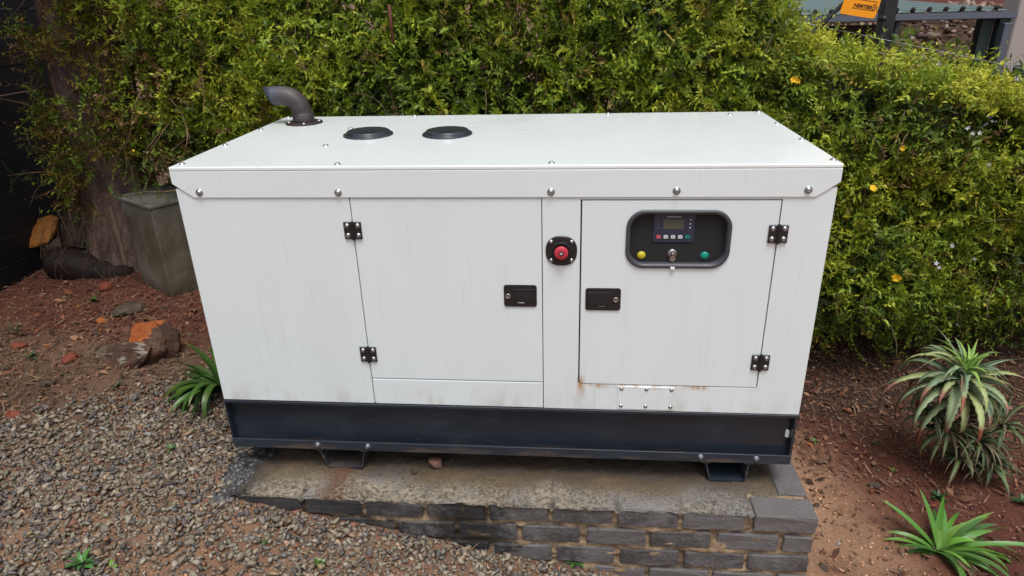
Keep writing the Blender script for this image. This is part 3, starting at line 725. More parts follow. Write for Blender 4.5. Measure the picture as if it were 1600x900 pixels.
# control window
wx0, wx1, wz0, wz1 = 1.545, 1.888, 1.265, 1.469
bm = B(); outer = rrect(wx0, wx1, wz0, wz1, .062, 10); inner = rrect(wx0+.014, wx1-.014, wz0+.014, wz1-.014, .050, 10)
prof = [(outer, 0.0), (outer, -.006), (None, -.009), (inner, -.006), (inner, .03)]
mid = rrect(wx0+.005, wx1-.005, wz0+.005, wz1-.005, .058, 10)
rs = []
for o_, yy in prof: rs.append([bm.verts.new((a, yy, b)) for a, b in (o_ or mid)])
for a, b in zip(rs[:-1], rs[1:]):
    for k in range(len(a)): bm.faces.new([a[k], b[k], b[(k+1) % len(a)], a[(k+1) % len(a)]])
bmesh.ops.recalc_face_normals(bm, faces=bm.faces)
cp = obj('control_panel', bm, M_FRAME, GEN, True); cp['label'] = 'dark control panel behind a rounded window in the right door'
bm = B(); box(bm, wx0+.006, wx1-.006, .026, .03, wz0+.006, wz1-.006); obj('panel_plate', bm, M_PANEL, cp)
bm = B(); box(bm, 1.697, 1.711, -.0125, -.003, wz0-.003, wz0+.0075, .001); obj('notch', bm, M_PAINT, cp)
bm = B(); box(bm, 1.700, 1.712, -.0105, -.005, wz0+.0078, wz0+.0115); obj('notch_clip', bm, M_GAP, cp)
bm = B(); prism(bm, rrect(1.636, 1.770, 1.352, 1.452, .006, 3), 'Y', .014, .0265); obj('controller', bm, M_CTRL, cp)
bm = B(); box(bm, 1.666, 1.736, .0125, .015, 1.397, 1.433, .001); obj('display_screen', bm, M_SCREEN, cp)
bcol = [M_PINK, M_WHT, M_WHT, M_WHT, M_GRN]
for k in range(5):
    bx = 1.654+k*.0238; bm = B(); prism(bm, rrect(bx-.0070, bx+.0070, 1.3655, 1.3770, .003, 3), 'Y', .0115, .0145); b_ = obj('button', bm, bcol[k], cp)
    bm = B(); box(bm, bx-.0022, bx+.0022, .0108, .0116, 1.3700, 1.3725); obj('button_symbol', bm, M_CTRL, cp)
for sx, zz in ((1.7555, 1.430), (1.7555, 1.4165), (1.7555, 1.403)):
    bm = B(); lathe(bm, [(.0026, 0), (.002, .001)], (sx, .014, zz), 'Y', 10); obj('indicator_led', bm, M_WHT, cp)
for zz in (1.427, 1.413, 1.401): bm = B(); box(bm, 1.6475, 1.6525, .0128, .0142, zz, zz+.0022); obj('print_mark', bm, M_GREYP, cp)
text_mesh('lettering', 'SMARTGEN', .0085, M_WHT, cp, Matrix.Translation((1.703, .0125, 1.4435)) @ FACE) if False else None
bm = B()
for k in range(9): box(bm, 1.680+k*.0052, 1.6835+k*.0052, .0126, .0142, 1.4395, 1.4415+(.0012 if k % 3 == 0 else 0))
o = obj('print_line', bm, M_WHT, cp)
for lx, m_ in ((1.601, M_YEL), (1.812, M_GRN)):
    bm = B(); lathe(bm, [(.0145, 0), (.0145, .008), (.012, .012), (.006, .0145), (.001, .015)], (lx, .026, 1.303), 'Y', 24); obj('indicator_lamp', bm, m_, cp, True)
bm = B(); lathe(bm, [(.0165, 0), (.0165, .008), (.0145, .011), (.007, .011), (.001, .011)], (1.7035, .024, 1.310), 'Y', 24); ks = obj('key_switch', bm, M_BOLT, cp, True)
bm = B(); box(bm, 1.7022, 1.7048, .002, .019, 1.303, 1.316, .0005); lathe(bm, [(.010, 0), (.0105, .0012), (.010, .0025)], (1.704, .004, 1.2965), 'Y', 18); obj('key', bm, M_BOLT, cp)
for lx, ww in ((1.620, .016), (1.704, .022), (1.788, .020)):
    bm = B()
    for k in range(5): box(bm, lx-ww/2+k*ww/5, lx-ww/2+(k+.7)*ww/5, .0252, .0262, 1.2855, 1.2875)
    obj('print_line', bm, M_GREYP if lx == 1.704 else M_WHT, cp)
# inspection plate with six screws
bm = B(); box(bm, 1.539, 1.748, -.0028, .001, .6955, .7935, .0012, 1); pt = obj('cover_plate', bm, M_PAINT, GEN); pt['label'] = 'small screwed cover plate low on the right front'
me_ps = dome_mesh('screw', .0074, .004, M_BOLT, 'Y')
for px_ in (1.553, 1.644, 1.735):
    for pz in (.709, .783): put('screw', me_ps, (px_, -.0028, pz), pt)
# base rail
bm = B(); box(bm, .006, L-.012, .030, .038, .468, ZB-.002); box(bm, -.002, L+.002, -.003, .034, ZB-.016, ZB-.003, .0015)
obj('base_rail', bm, M_RAIL, GEN)['label'] = 'dark navy channel rail along the front'
bm = B(); box(bm, .0, L-.004, -.004, .004, .466, .506, .001); box(bm, .0, L-.004, .0045, .03, .466, .473); obj('lower_flange', bm, M_RAIL, GEN)
bm = B(); box(bm, .006, L-.012, D-.04, D-.03, .468, ZB-.004); obj('base_rail', bm, M_RAIL, GEN)
bm = B(); prism(bm, [(-.003, ZB-.017), (-.003, .466), (D-.02, .466), (D-.02, ZB-.017)], 'X', L-.0115, L-.003); er = obj('end_rail', bm, M_RAIL, GEN)
bm = B(); prism(bm, [(-.003, ZB-.017), (-.003, .466), (D-.02, .466), (D-.02, ZB-.017)], 'X', .0, .0055); obj('end_rail', bm, M_RAIL, GEN)
bm = B(); prism(bm, rrect(2.172, 2.186, .572, .604, .006, 4), 'Y', .022, .0295); obj('slot_plate', bm, M_WHT, GEN)
me_rb = dome_mesh('bolt', .0125, .011, simple('dull_bolt', (.20, .21, .23), .45, .7), 'Y')
for bx in (.355, .561, 1.863, 2.07): put('bolt', me_rb, (bx, -.004, .489), GEN)
def foot(xa, xb, xc, xd):
    bm = B(); t = .006; z0, z1 = ZT+.010, .4655
    prism(bm, [(xa, z1), (xa+t, z1), (xc+t, z0+t), (xd-t, z0+t), (xb-t, z1), (xb, z1), (xd, z0), (xc, z0)], 'Y', .004, D-.01)
    f_ = obj('foot', bm, M_RAIL, GEN)
    bm = B(); box(bm, xa-.012, xa+.02, .002, .03, z1-.010, z1-.0015); box(bm, xb-.02, xb+.012, .002, .03, z1-.010, z1-.0015); obj('foot_flange', bm, M_RAIL, f_)
foot(.350, .545, .378, .524); foot(1.884, 2.052, 1.906, 2.044)
# small brick offcut wedged under the rail
def rock_mesh(name, dims, seed, mat, sub=3, amp=.22, facets=9):
    r = np.random.default_rng(seed); bm = B(); bmesh.ops.create_icosphere(bm, subdivisions=sub, radius=1)
    nr = r.normal(size=(facets, 3)); nr /= np.linalg.norm(nr, axis=1)[:, None]; dd = r.uniform(.62, .92, facets)
    o_ = r.uniform(0, 40, 3)
    for v in bm.verts:
        p = np.array(v.co)
        for q, k in zip(nr, dd):
            s_ = p@q
            if s_ > k: p = p-q*(s_-k)*.92
        p = p*(1+(float(fbm(p[0]*2+o_[0], p[1]*2+o_[1], p[2]*2+o_[2]))-.5)*amp)
        v.co = V(p*np.array(dims))
    me = bpy.data.meshes.new(name); bm.to_mesh(me); bm.free()
    for m in (mat if isinstance(mat, (list, tuple)) else [mat]): me.materials.append(m)
    return me
def rock(name, loc, dims, seed, mat, label, cat='stone', rz=0, sub=2, tilt=(0, 0), group=None, **k):
    o = bpy.data.objects.new(name, rock_mesh(name, dims, seed, mat, sub, **k)); o.location = loc; o.rotation_euler = (tilt[0], tilt[1], rz); link(o)
    return tag(o, label, cat, group)
p = at_z(682, 722, .37); rock('brick_fragment', (p.x, .04, .385), (.036, .03, .026), 3, simple('pink_brick', (.17, .085, .065), .85), 'pinkish brick offcut lying on the plinth under the base rail', 'brick fragment')
p = at_z(651, 726, .37); rock('pebble', (p.x, -.01, .372), (.012, .012, .012), 4, M_ROCKG, 'lone pale pebble on the plinth top under the rail', 'pebble')
# ================================================================== LEFT: block, logs, rocks
bx, by = -1.115, 1.47
gz = .44
def block():
    root = empty('concrete_pillar', (bx, by, gz)); root.rotation_euler = (0, 0, math.radians(38)); tag(root, 'square damp concrete pillar with a flat cap left of the generator', 'pillar')
    # local axes: the near corner sits at the origin, faces run back
    H = .578; bm = B(); box(bm, 0, .36, 0, .375, -.12, H, .008, 2)
    for v in bm.verts:
        t = (v.co.z+.12)/(H+.12); v.co.y = v.co.y*(.95+.05*t)
    bmesh.ops.subdivide_edges(bm, edges=bm.edges, cuts=3, use_grid_fill=True)
    for v in bm.verts: v.co += V((1, 1, 0))*(float(fbm(v.co.x*9, v.co.y*9, v.co.z*5))-.5)*.008
    obj('shaft', bm, M_CEMENT, root)
    bm = B(); box(bm, -.006, .372, -.005, .44, H+.0005, H+.020, .004, 2); obj('cap', bm, M_CEMENT, root)
    return root
blk = block()
blk.rotation_euler = (0, 0, math.radians(58))
# leaning stick
bm = B(); a, b_ = at_y(172, 322, 1.62), at_y(196, 412, 1.5); tube(bm, [a, a.lerp(b_, .5)+V((.004, 0, 0)), b_], [.011, .013, .011], 8, True, .15); tag(obj('wooden_stick', bm, M_TWIG, None), 'thin wooden stick leaning against the left side of the concrete pillar', 'stick')
# fallen log with an elliptical cut end
p0, p1 = at_y(92, 412, 1.70), at_y(178, 424, 1.78)
bm = B(); tube(bm, [p0+V((-.035, 0, .004)), p0+V((-.02, 0, .004)), p0+(p1-p0)*.25, p0.lerp(p1, .5)+V((0, 0, -.012)), p1+V((0, 0, -.02)), p1+(p1-p0)*.4], [.098, .108, .115, .108, .088, .06], 22, True, .07); lg = obj('fallen_log', bm, M_LOG, None, True); tag(lg, 'wet dark log lying at the foot of the tree trunk', 'log')
# stones and split wood given by their corners: (pixel x, pixel y, distance y), hulled, cut finer and roughened
def corner_rock(name, corners, mats, rule, label, cat, amp=.006, cuts=4, seed=1):
    P = [at_y(*c) for c in corners]; c0 = sum(P, V())/len(P); bm = B()
    for q in P: bm.verts.new(q-c0)
    bmesh.ops.convex_hull(bm, input=bm.verts)
    for v in [v for v in bm.verts if not v.link_faces]: bm.verts.remove(v)
    bmesh.ops.triangulate(bm, faces=bm.faces); bm.normal_update()
    bmesh.ops.subdivide_edges(bm, edges=bm.edges, cuts=cuts, use_grid_fill=True)
    for _ in range(2): bmesh.ops.smooth_vert(bm, verts=bm.verts, factor=.5, use_axis_x=True, use_axis_y=True, use_axis_z=True)
    bm.normal_update()
    for v in bm.verts:
        k = float(fbm(v.co.x*22+seed, v.co.y*22, v.co.z*22, 4))-.5+.6*(float(fbm(v.co.x*9+seed, v.co.y*9, v.co.z*9))-.5); v.co += v.normal*k*amp*4
    bmesh.ops.triangulate(bm, faces=bm.faces); bm.normal_update()
    for f in bm.faces: f.material_index = rule(f)
    o = obj(name, bm, mats); o.location = c0; return tag(o, label, cat)
corner_rock('split_log', [(12, 372, 1.78), (26, 392, 1.74), (78, 380, 1.74), (92, 338, 1.86), (82, 333, 1.9), (60, 345, 1.9), (14, 360, 1.86), (70, 384, 1.84), (94, 352, 1.92)], [M_SPLIT, M_ROCKG], lambda f: 0, 'bright orange split log on the pile beside the black fence', 'log', .010, 4, 2)
corner_rock('stone', [(92, 388, 1.86), (132, 390, 1.84), (150, 330, 1.95), (146, 306, 2.05), (118, 306, 2.1), (98, 335, 2.0), (90, 360, 1.95), (120, 400, 2.1)], [M_ROCKG], lambda f: 0, 'large brown stone leaning between orange log and trunk', 'stone', .012, 4, 5)
corner_rock('stone', [(66, 385, 1.76), (72, 394, 1.74), (100, 386, 1.74), (96, 368, 1.80), (74, 376, 1.82), (84, 396, 1.9)], [M_ROCKG], lambda f: 0, 'small grey brown stone wedged below the orange log', 'stone', .005, 3, 6)
p = at_y(40, 400, 1.95); rock('stone', p, (.22, .12, .12), 25, M_ROCKG, 'brown stone half buried by the foot of the black fence', 'stone', .3, 3)
# big rock: an orange cleft face on top, brown sides, a pale grey ledge in front
YR = float(on_ground(215, 566).y)
M_LEDGE = rock_mat('pale_grey_ledge', (.09, .085, .07), (.24, .225, .18), (.055, .05, .04), .9)
corner_rock('rock', [(200, 534, YR+.02), (206, 500, YR+.22), (262, 494, YR+.22), (243, 522, YR+.02), (240, 548, YR-.03), (228, 578, YR-.02), (284, 520, YR+.16), (288, 548, YR+.10), (262, 570, YR+.04), (205, 580, YR+.02), (196, 556, YR+.0), (270, 580, YR+.3), (200, 575, YR+.3)],
    [M_ROCKB, M_ROCKO], lambda f: 1 if f.normal.z+.9*(float(fbm(f.calc_center_median().x*26, f.calc_center_median().y*26, 3))-.5) > .55 and f.calc_center_median().x < .06 else 0, 'angular rock with a bright orange top face left of the generator', 'rock', .008, 5, 9)
corner_rock('rock', [(143, 556, YR+.02), (150, 540, YR+.12), (176, 538, YR+.03), (222, 534, YR+.0), (238, 540, YR-.04), (236, 550, YR-.07), (215, 574, YR-.08), (170, 578, YR-.06), (146, 572, YR), (180, 580, YR+.16), (228, 580, YR+.1)],
    [M_ROCKB, M_LEDGE], lambda f: 1 if f.normal.z+1.3*(float(fbm(f.calc_center_median().x*24, f.calc_center_median().y*24, 7))-.5) > .80 and f.calc_center_median().x > -.06 else 0, 'low rock with a pale grey ledge in front of the orange topped rock', 'rock', .008, 5, 12)
STN = [((23, 650), (.050, .032, .022), M_ROCKR, 'dark red stone at the left edge of the gravel'),
       ((350, 742), (.030, .020, .015), M_ROCKR, 'flat red brown stone by the wet concrete end of the plinth'),
       ((165, 452), (.055, .04, .035), M_ROCKR, 'reddish stone between the log and the concrete pillar'),
       ((200, 490), (.10, .07, .05), M_ROCKG, 'mossy grey stone set in soil before the pillar'),
       ((160, 503), (.045, .03, .02), M_ROCKO, 'small orange stone just behind the large rock'),
       ((75, 600), (.04, .03, .02), M_ROCKG, 'grey stone lying in the brown mulch'),
       ((110, 563), (.05, .035, .025), M_ROCKR, 'red lump left of the low rock'),
       ((30, 543), (.06, .04, .02), M_ROCKR, 'flat pink red stone by the small weed'),
       ((76, 543), (.018, .014, .012), M_ROCKO, 'tiny orange stone right of the flat pink one'),
       ((150, 520), (.04, .02, .016), M_ROCKG, 'blue grey chip near the rock'),
       ((122, 480), (.012, .01, .009), M_SPLIT, 'tiny yellow chip on the red soil'),
       ((1286, 888), (.028, .020, .014), M_ROCKG, 'grey stone at the plinth corner on tan soil'),
       ((1366, 760), (.035, .02, .014), M_ROCKG, 'dull grey stone on soil left of the aloe'),
       ((1343, 728), (.013, .009, .007), M_SPLIT, 'small orange chip on soil left of the aloe'),
       ((1265, 696), (.022, .016, .010), M_ROCKO, 'peach coloured chip beside the base rail end'),
       ((1275, 790), (.018, .012, .010), M_ROCKG, 'small grey stone near the plinth corner')]
for k, ((sx, sy), dm, m_, lb) in enumerate(STN):
    p = on_ground(sx, sy); rock('stone', (p.x, p.y, p.z+dm[2]*.4), dm, 60+k, m_, lb, 'stone', k*1.3, 2)
# ================================================================== FENCE on the left
FN = empty('board_fence', (-2.2, 1, .4)); tag(FN, 'black horizontal board fence down the left side', 'fence')
FN.location = (0, 0, 0)
for k in range(14):
    z0 = .30+k*.166
    bm = B(); a = random.uniform(-.012, .012)
    box(bm, -2.225+a, -2.20+a, -1.6, 2.42, z0+random.choice([.0015, .001, .0035]), z0+.166, .003, 1)
    obj('board', bm, M_FENCE, FN)
for yy in (2.36, .9, -.6):
    bm = B(); box(bm, -2.31, -2.24, yy-.035, yy+.035, .2, 2.7, .004); obj('post', bm, M_FENCE, FN)
# ================================================================== TREE TRUNK
TR = empty('tree', (-1.66, 2.02, .4)); tag(TR, 'old tree trunk overgrown by creeper beside the black fence', 'tree')
TR.location = (0, 0, 0)
bm = B(); n = 40
cen = [(-1.72, 2.02, .2), (-1.70, 2.02, .5), (-1.68, 2.03, .9), (-1.66, 2.0, 1.4), (-1.62, 2.0, 2.0), (-1.58, 2.02, 2.8), (-1.5, 2.05, 3.6)]; rad = [.36, .27, .22, .21, .21, .2, .2]
rings = []
for j in range(49):
    t = j/48*(len(cen)-1); i = min(int(t), len(cen)-2); u = t-i
    c = V(cen[i]).lerp(V(cen[i+1]), u); r_ = rad[i]*(1-u)+rad[i+1]*u
    rings.append([bm.verts.new(c+V((math.cos(a), math.sin(a), 0))*r_*(.70+.44*float(fbm(math.cos(a)*2.2+9, math.sin(a)*2.2+9, c.z*.8))+.26*float(fbm(math.cos(a)*7+9, math.sin(a)*7+9, c.z*1.6)))) for a in (2*math.pi*k/n for k in range(n))])
for a, b_ in zip(rings[:-1], rings[1:]):
    for k in range(n): bm.faces.new([a[k], a[(k+1) % n], b_[(k+1) % n], b_[k]])
obj('trunk', bm, M_BARK, TR, True)
# ================================================================== HEDGE
def leafv(L_, W_, fold=.25, droop=.12):
    return np.array([[0, 0, 0], [-W_, L_*.45, W_*fold], [0, L_*.48, -W_*.15], [W_, L_*.45, W_*fold], [0, L_, -L_*droop]])
LT = np.array([[0, 2, 1], [0, 3, 2], [1, 2, 4], [2, 3, 4]])
def euler_np(ax, ay, az): return rot_mats(np.array([ax]), np.array([ay]), np.array([az]))[0]
def sprig(seed, nl=14, ln=.17, leaf=.034, wid=.0060, spread=1.0, curve=.25):
    r = np.random.default_rng(seed); vs, fs, cs = [], [], []; off = 0
    P = lambda t: np.array([curve*ln*t*t*1.2, 0.0, ln*(t-.25*t*t)])
    # stem: a thin three-sided tube
    m = 4
    for j in range(m+1):
        c = P(j/m); rr = .0016*(1-.6*j/m)
        for k in range(3): vs.append(c+rr*np.array([math.cos(2.1*k), math.sin(2.1*k), 0])); cs.append([.9, .75, .7])
    for j in range(m):
        for k in range(3):
            a, b, c, d = j*3+k, j*3+(k+1) % 3, (j+1)*3+(k+1) % 3, (j+1)*3+k
            fs += [[a, b, c], [a, c, d]]
    off = len(vs)
    for j in range(nl):
        t = .12+.88*(j//2)/(nl/2-.5); side = 1 if j % 2 else -1
        s_ = (1-.35*t)*r.uniform(.7, 1.2)
        lv = leafv(leaf*s_, wid*s_*r.uniform(.85, 1.25), r.uniform(.1, .7), r.uniform(.0, .45))
        el = r.uniform(.1, .9)*(1 if t < .85 else 1.4); az = side*(math.pi/2*spread+r.uniform(-.7, .7))+ (j//2)*.5
        if j >= nl-1: el = 1.4
        lv = lv@euler_np(0, r.uniform(-.7, .7), 0).T@euler_np(el, 0, 0).T@euler_np(0, 0, az).T+P(t)
        vs += list(lv); fs += list(LT+off); off += 5
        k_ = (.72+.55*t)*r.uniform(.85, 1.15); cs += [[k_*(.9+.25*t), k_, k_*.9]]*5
    return np.array(vs), np.array(fs), np.array(cs)
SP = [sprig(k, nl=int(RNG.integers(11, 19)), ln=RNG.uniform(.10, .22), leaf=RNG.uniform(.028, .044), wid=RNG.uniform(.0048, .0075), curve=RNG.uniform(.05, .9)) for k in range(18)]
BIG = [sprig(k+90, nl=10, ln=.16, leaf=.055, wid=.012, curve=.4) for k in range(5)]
G = {'dark': (.055, .10, .024), 'mid': (.145, .22, .026), 'lime': (.235, .35, .030), 'yel': (.38, .43, .038), 'olive': (.27, .23, .045), 'brown': (.20, .125, .06)}
_ht = [at_y(a, b, 1.95) for a, b in ((1175, 0), (1215, 25), (1260, 52), (1300, 68), (1400, 75), (1470, 100), (1560, 126), (1600, 130))]
def hedge_top(x): return np.interp(x, [-2, _ht[0].x-.1]+[q.x for q in _ht[1:]]+[5], [2.75, 2.75]+[q.z-.09 for q in _ht[1:]]+[_ht[-1].z-.15])
def hedge_front(x, z):
    b = np.interp(x, [-1.7, -1.2, -.5, .2, 2.2, 3.2, 4.6], [1.80, 1.66, 1.50, 1.36, 1.36, 1.42, 1.48])
    b = b+(fbm(x*1.6, z*1.6, 40)-.5)*.34+(fbm(x*5, z*5, 44)-.5)*.12
    b = b+.20*sst(.55, .15, z)+.25*sst(-.22, .02, z-hedge_top(x))
    return b
def hedge_bottom(x): return np.interp(x, [-2, -1.5, -1.0, -.45, -.2, 2.2, 4.6], [1.35, 1.18, 1.09, 1.0, .35, .16, .10])
def dir_rots(d, spin):
    """rotation matrices whose local z points along d"""
    d = d/np.linalg.norm(d, axis=1)[:, None]; a = np.cross(d, np.array([[.3, .1, 1.0]])); a /= np.linalg.norm(a, axis=1)[:, None]; b = np.cross(d, a)
    c, s_ = np.cos(spin)[:, None], np.sin(spin)[:, None]
    return np.stack([a*c+b*s_, -a*s_+b*c, d], -1)
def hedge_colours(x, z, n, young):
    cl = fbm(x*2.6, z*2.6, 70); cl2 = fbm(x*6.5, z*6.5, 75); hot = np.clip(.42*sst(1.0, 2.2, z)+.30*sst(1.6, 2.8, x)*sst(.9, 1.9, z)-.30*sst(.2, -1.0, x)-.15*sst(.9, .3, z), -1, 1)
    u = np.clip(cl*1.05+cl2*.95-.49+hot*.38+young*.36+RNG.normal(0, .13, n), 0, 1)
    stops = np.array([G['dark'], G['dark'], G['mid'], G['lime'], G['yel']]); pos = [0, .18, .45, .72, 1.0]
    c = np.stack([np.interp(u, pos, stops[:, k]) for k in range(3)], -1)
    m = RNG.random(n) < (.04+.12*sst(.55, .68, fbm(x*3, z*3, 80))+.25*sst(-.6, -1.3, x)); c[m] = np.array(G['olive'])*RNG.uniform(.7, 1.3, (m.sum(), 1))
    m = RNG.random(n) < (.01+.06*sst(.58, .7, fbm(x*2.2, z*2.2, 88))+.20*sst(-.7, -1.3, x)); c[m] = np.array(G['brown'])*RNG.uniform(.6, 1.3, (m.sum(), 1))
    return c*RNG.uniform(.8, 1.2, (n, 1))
HG = empty('hedge', (0, 0, 0)); tag(HG, 'tall leafy jasmine hedge behind the white generator', 'hedge')
def place_sprigs(n, dmin, dmax, temps, young, name, sc=(.8, 1.25), keep=None, outw=1.0):
    x = RNG.uniform(-1.52, 4.6, n); z = RNG.uniform(.05, 2.75, n); 
    k = (z < hedge_top(x)+.02) & (z > hedge_bottom(x)+RNG.uniform(-.08, .1, n))
    hid = (x > .25) & (x < 2.0) & (z < 1.35); k &= ~(hid & (RNG.random(n) < .8))
    hole = fbm(x*3.4, z*3.4, 101); k &= ~((hole < .33) & (RNG.random(n) < .6))
    x, z = x[k], z[k]; n = len(x)
    y = hedge_front(x, z)+RNG.uniform(dmin, dmax, n)
    top = sst(-.25, .0, z-hedge_top(x))
    d = np.stack([RNG.normal(0, .55, n), -outw*RNG.uniform(.3, 1.2, n)*(1-.5*top), RNG.normal(-.05, .7, n)+top*.9], -1)
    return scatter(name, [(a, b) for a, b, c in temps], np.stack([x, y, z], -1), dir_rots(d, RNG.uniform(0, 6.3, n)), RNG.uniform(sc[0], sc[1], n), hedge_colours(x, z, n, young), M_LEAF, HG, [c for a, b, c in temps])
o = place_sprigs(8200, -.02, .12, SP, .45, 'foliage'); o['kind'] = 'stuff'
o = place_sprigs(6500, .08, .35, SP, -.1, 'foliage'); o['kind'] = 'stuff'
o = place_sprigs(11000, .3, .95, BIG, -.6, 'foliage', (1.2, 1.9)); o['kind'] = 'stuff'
# thick top of the hedge seen from above, x > 2.1
n = 2000; x = RNG.uniform(2.2, 4.6, n); y = RNG.uniform(1.45, 2.05, n); z = hedge_top(x)+RNG.uniform(-.12, -.02, n)+(fbm(x*5, y*5, 7)-.5)*.12
d = np.stack([RNG.normal(0, .5, n), RNG.normal(-.3, .5, n), RNG.uniform(.3, 1.1, n)], -1)
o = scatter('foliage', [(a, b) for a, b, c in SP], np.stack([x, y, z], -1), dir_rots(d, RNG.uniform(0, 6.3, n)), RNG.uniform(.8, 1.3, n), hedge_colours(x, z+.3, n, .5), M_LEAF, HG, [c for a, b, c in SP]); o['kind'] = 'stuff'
# single leaves that can be picked out
def single_leaf(seed):
    r = random.Random(seed); v = leafv(.048, .010, .3, .25); bm = B(); vv = [bm.verts.new(V(q)) for q in v]
    for t in LT: bm.faces.new([vv[i] for i in t])
    me = bpy.data.meshes.new('leaf'); bm.to_mesh(me); bm.free(); a = me.color_attributes.new('col', 'FLOAT_COLOR', 'POINT')
    c = [G['lime'], G['yel'], G['mid'], (.10, .17, .03)][seed % 4]
    for q in a.data: q.color = (*c, 1)
    me.materials.append(M_LEAF); return me
lm = [single_leaf(k) for k in range(8)]
for k in range(290):
    while True:
        x = random.uniform(-1.2, 4.3); z = random.uniform(.3, 2.4)
        if z < hedge_top(x)-.02 and z > hedge_bottom(x) and not (.1 < x < 2.15 and z < 1.5): break
    o = bpy.data.objects.new('leaf', lm[k % 8]); o.location = (x, float(hedge_front(x, z))-random.uniform(.04, .12), z); o.rotation_euler = (random.uniform(-1.2, 1), random.uniform(-.8, .8), random.uniform(0, 6.3)); s_ = random.uniform(.8, 1.3); o.scale = (s_, s_, s_); link(o, HG)
# woody stems
for k in range(46):
    x = -1.2+5.7*random.random(); y = float(hedge_front(x, 1.0))+random.uniform(.15, .5); pts = []; zt = float(hedge_top(x))-.1
    for j in range(9):
        pts.append((x, y, .05+(zt-.05)*j/8)); x += random.uniform(-.07, .07); y += random.uniform(-.04, .04)
    bm = B(); r_ = random.uniform(.004, .012); tube(bm, pts, [r_*(1-.06*j) for j in range(9)], 6); obj('stem', bm, M_TWIG, HG, True)
def arc_stem(p, d, ln, drop, r_, mat, n=9, par=None, name='twig'):
    pts = []; p = V(p); d = V(d).normalized()
    for j in range(n):
        pts.append(p.copy()); p += d*ln/n; d = (d+V((random.uniform(-.25, .25), random.uniform(-.25, .25), -drop/n+random.uniform(-.1, .1)))).normalized()
    bm = B(); tube(bm, pts, [r_*(1-.5*j/n) for j in range(n)], 5); return obj(name, bm, mat, par, True), pts
for k in range(70):
    x = random.uniform(-1.3, 4.2); z = random.uniform(float(hedge_bottom(x))+.2, float(hedge_top(x)))
    arc_stem((x, float(hedge_front(x, z))-.02, z), (random.uniform(-1, 1), -.5, random.uniform(-.6, .6)), random.uniform(.15, .4), 1.2, random.uniform(.0013, .003), M_DTWIG if k % 3 else M_TWIG, par=HG)
# red-brown upright shoot and dry root twigs seen in the photograph
bm = B(); a, b_ = at_y(608, 8, 1.22), at_y(614, 66, 1.26); tube(bm, [a, a.lerp(b_, .5), b_], [.008, .008, .007], 6); obj('stem', bm, simple('red_brown_stem', (.13, .035, .025), .7), HG, True)['label'] = 'upright red brown stem near the hedge top'
for q in (((222, 245), (250, 205)), ((225, 250), (262, 195)), ((292, 200), (290, 238))):
    a, b_ = at_y(*q[0], 1.42), at_y(*q[1], 1.38); bm = B(); tube(bm, [a, a.lerp(b_, .5)+V((.01, 0, .01)), b_], [.0045, .004, .002], 6); obj('twig', bm, M_DTWIG, HG, True)
# flowers
def flower_bm(kind, r_):
    bm = B(); np_ = 5
    for k in range(np_):
        a = 2*math.pi*k/np_; ca, sa = math.cos(a), math.sin(a); w_ = r_*(.42 if kind == 'y' else .2)
        c0 = bm.verts.new((0, 0, 0)); p1 = bm.verts.new((ca*r_*.55-sa*w_, sa*r_*.55+ca*w_, r_*.25)); p2 = bm.verts.new((ca*r_*random.uniform(.7, 1.1), sa*r_*random.uniform(.7, 1.1), r_*random.uniform(.0, .7))); p3 = bm.verts.new((ca*r_*.55+sa*w_, sa*r_*.55-ca*w_, r_*.25))
        bm.faces.new([c0, p3, p2, p1])
    lathe(bm, [(r_*.07, -r_*.5), (r_*.10, -r_*.1), (r_*.05, .0)], (0, 0, 0), 'Z', 6)
    return bm
def place_flower(kind, px, py, r_, lab):
    for Y in np.arange(1.0, 2.4, .02):
        p = at_y(px, py, float(Y))
        if float(hedge_front(p.x, p.z))-.11 <= Y: break
    o = obj('flower', flower_bm(kind, r_), M_PETY if kind == 'y' else M_PETW, HG); o.location = p
    o.rotation_euler = (CAM['loc']-p).to_track_quat('Z', 'Y').to_euler(); o.rotation_euler.rotate_axis('Z', random.random()*3); o.rotation_euler.rotate_axis('X', random.uniform(-.5, .5)); o['label'] = lab
for px, py, r_ in ((1401, 434, .029), (1411, 232, .015), (1364, 294, .022), (1240, 124, .020), (208, 235, .010), (1247, 126, .015)): place_flower('y', px, py, r_, 'yellow flower in the hedge')
for px, py, r_ in ((1540, 134, .028), (1546, 130, .024), (1489, 384, .016), (1463, 412, .016), (1467, 418, .012), (1523, 404, .013), (1545, 257, .015), (1468, 99, .018), (1512, 200, .013), (1520, 208, .013), (1531, 208, .013), (1497, 507, .014), (1590, 122, .02)): place_flower('w', px, py, r_, 'small white star flower in the hedge')
# ---- creeper over trunk and fence end
CV = empty('creeping_vine', (0, 0, 0)); tag(CV, 'creeper hanging over the trunk with shoots across the black fence', 'vine')
n = 1300; zz = RNG.uniform(.95, 2.75, n); xx = RNG.uniform(-1.95, -1.2, n)
k = (fbm(xx*4, zz*4, 55) > .49) | (zz > 2.4); xx, zz = xx[k], zz[k]; n = len(xx)
yy = 2.02-np.sqrt(np.clip(.28**2-(xx+1.64)**2, 0, 1))-RNG.uniform(.0, .10, n)
d = np.stack([RNG.normal(0, .5, n), -RNG.uniform(.2, 1, n), RNG.normal(-.4, .5, n)], -1)
cc = np.array([G['mid']])*RNG.uniform(.5, 1.9, (n, 1)); m = RNG.random(n) < .38; cc[m] = np.array(G['olive'])*RNG.uniform(.6, 1.2, (m.sum(), 1)); m = RNG.random(n) < .35; cc[m] = np.array(G['brown'])*RNG.uniform(.6, 1.3, (m.sum(), 1))
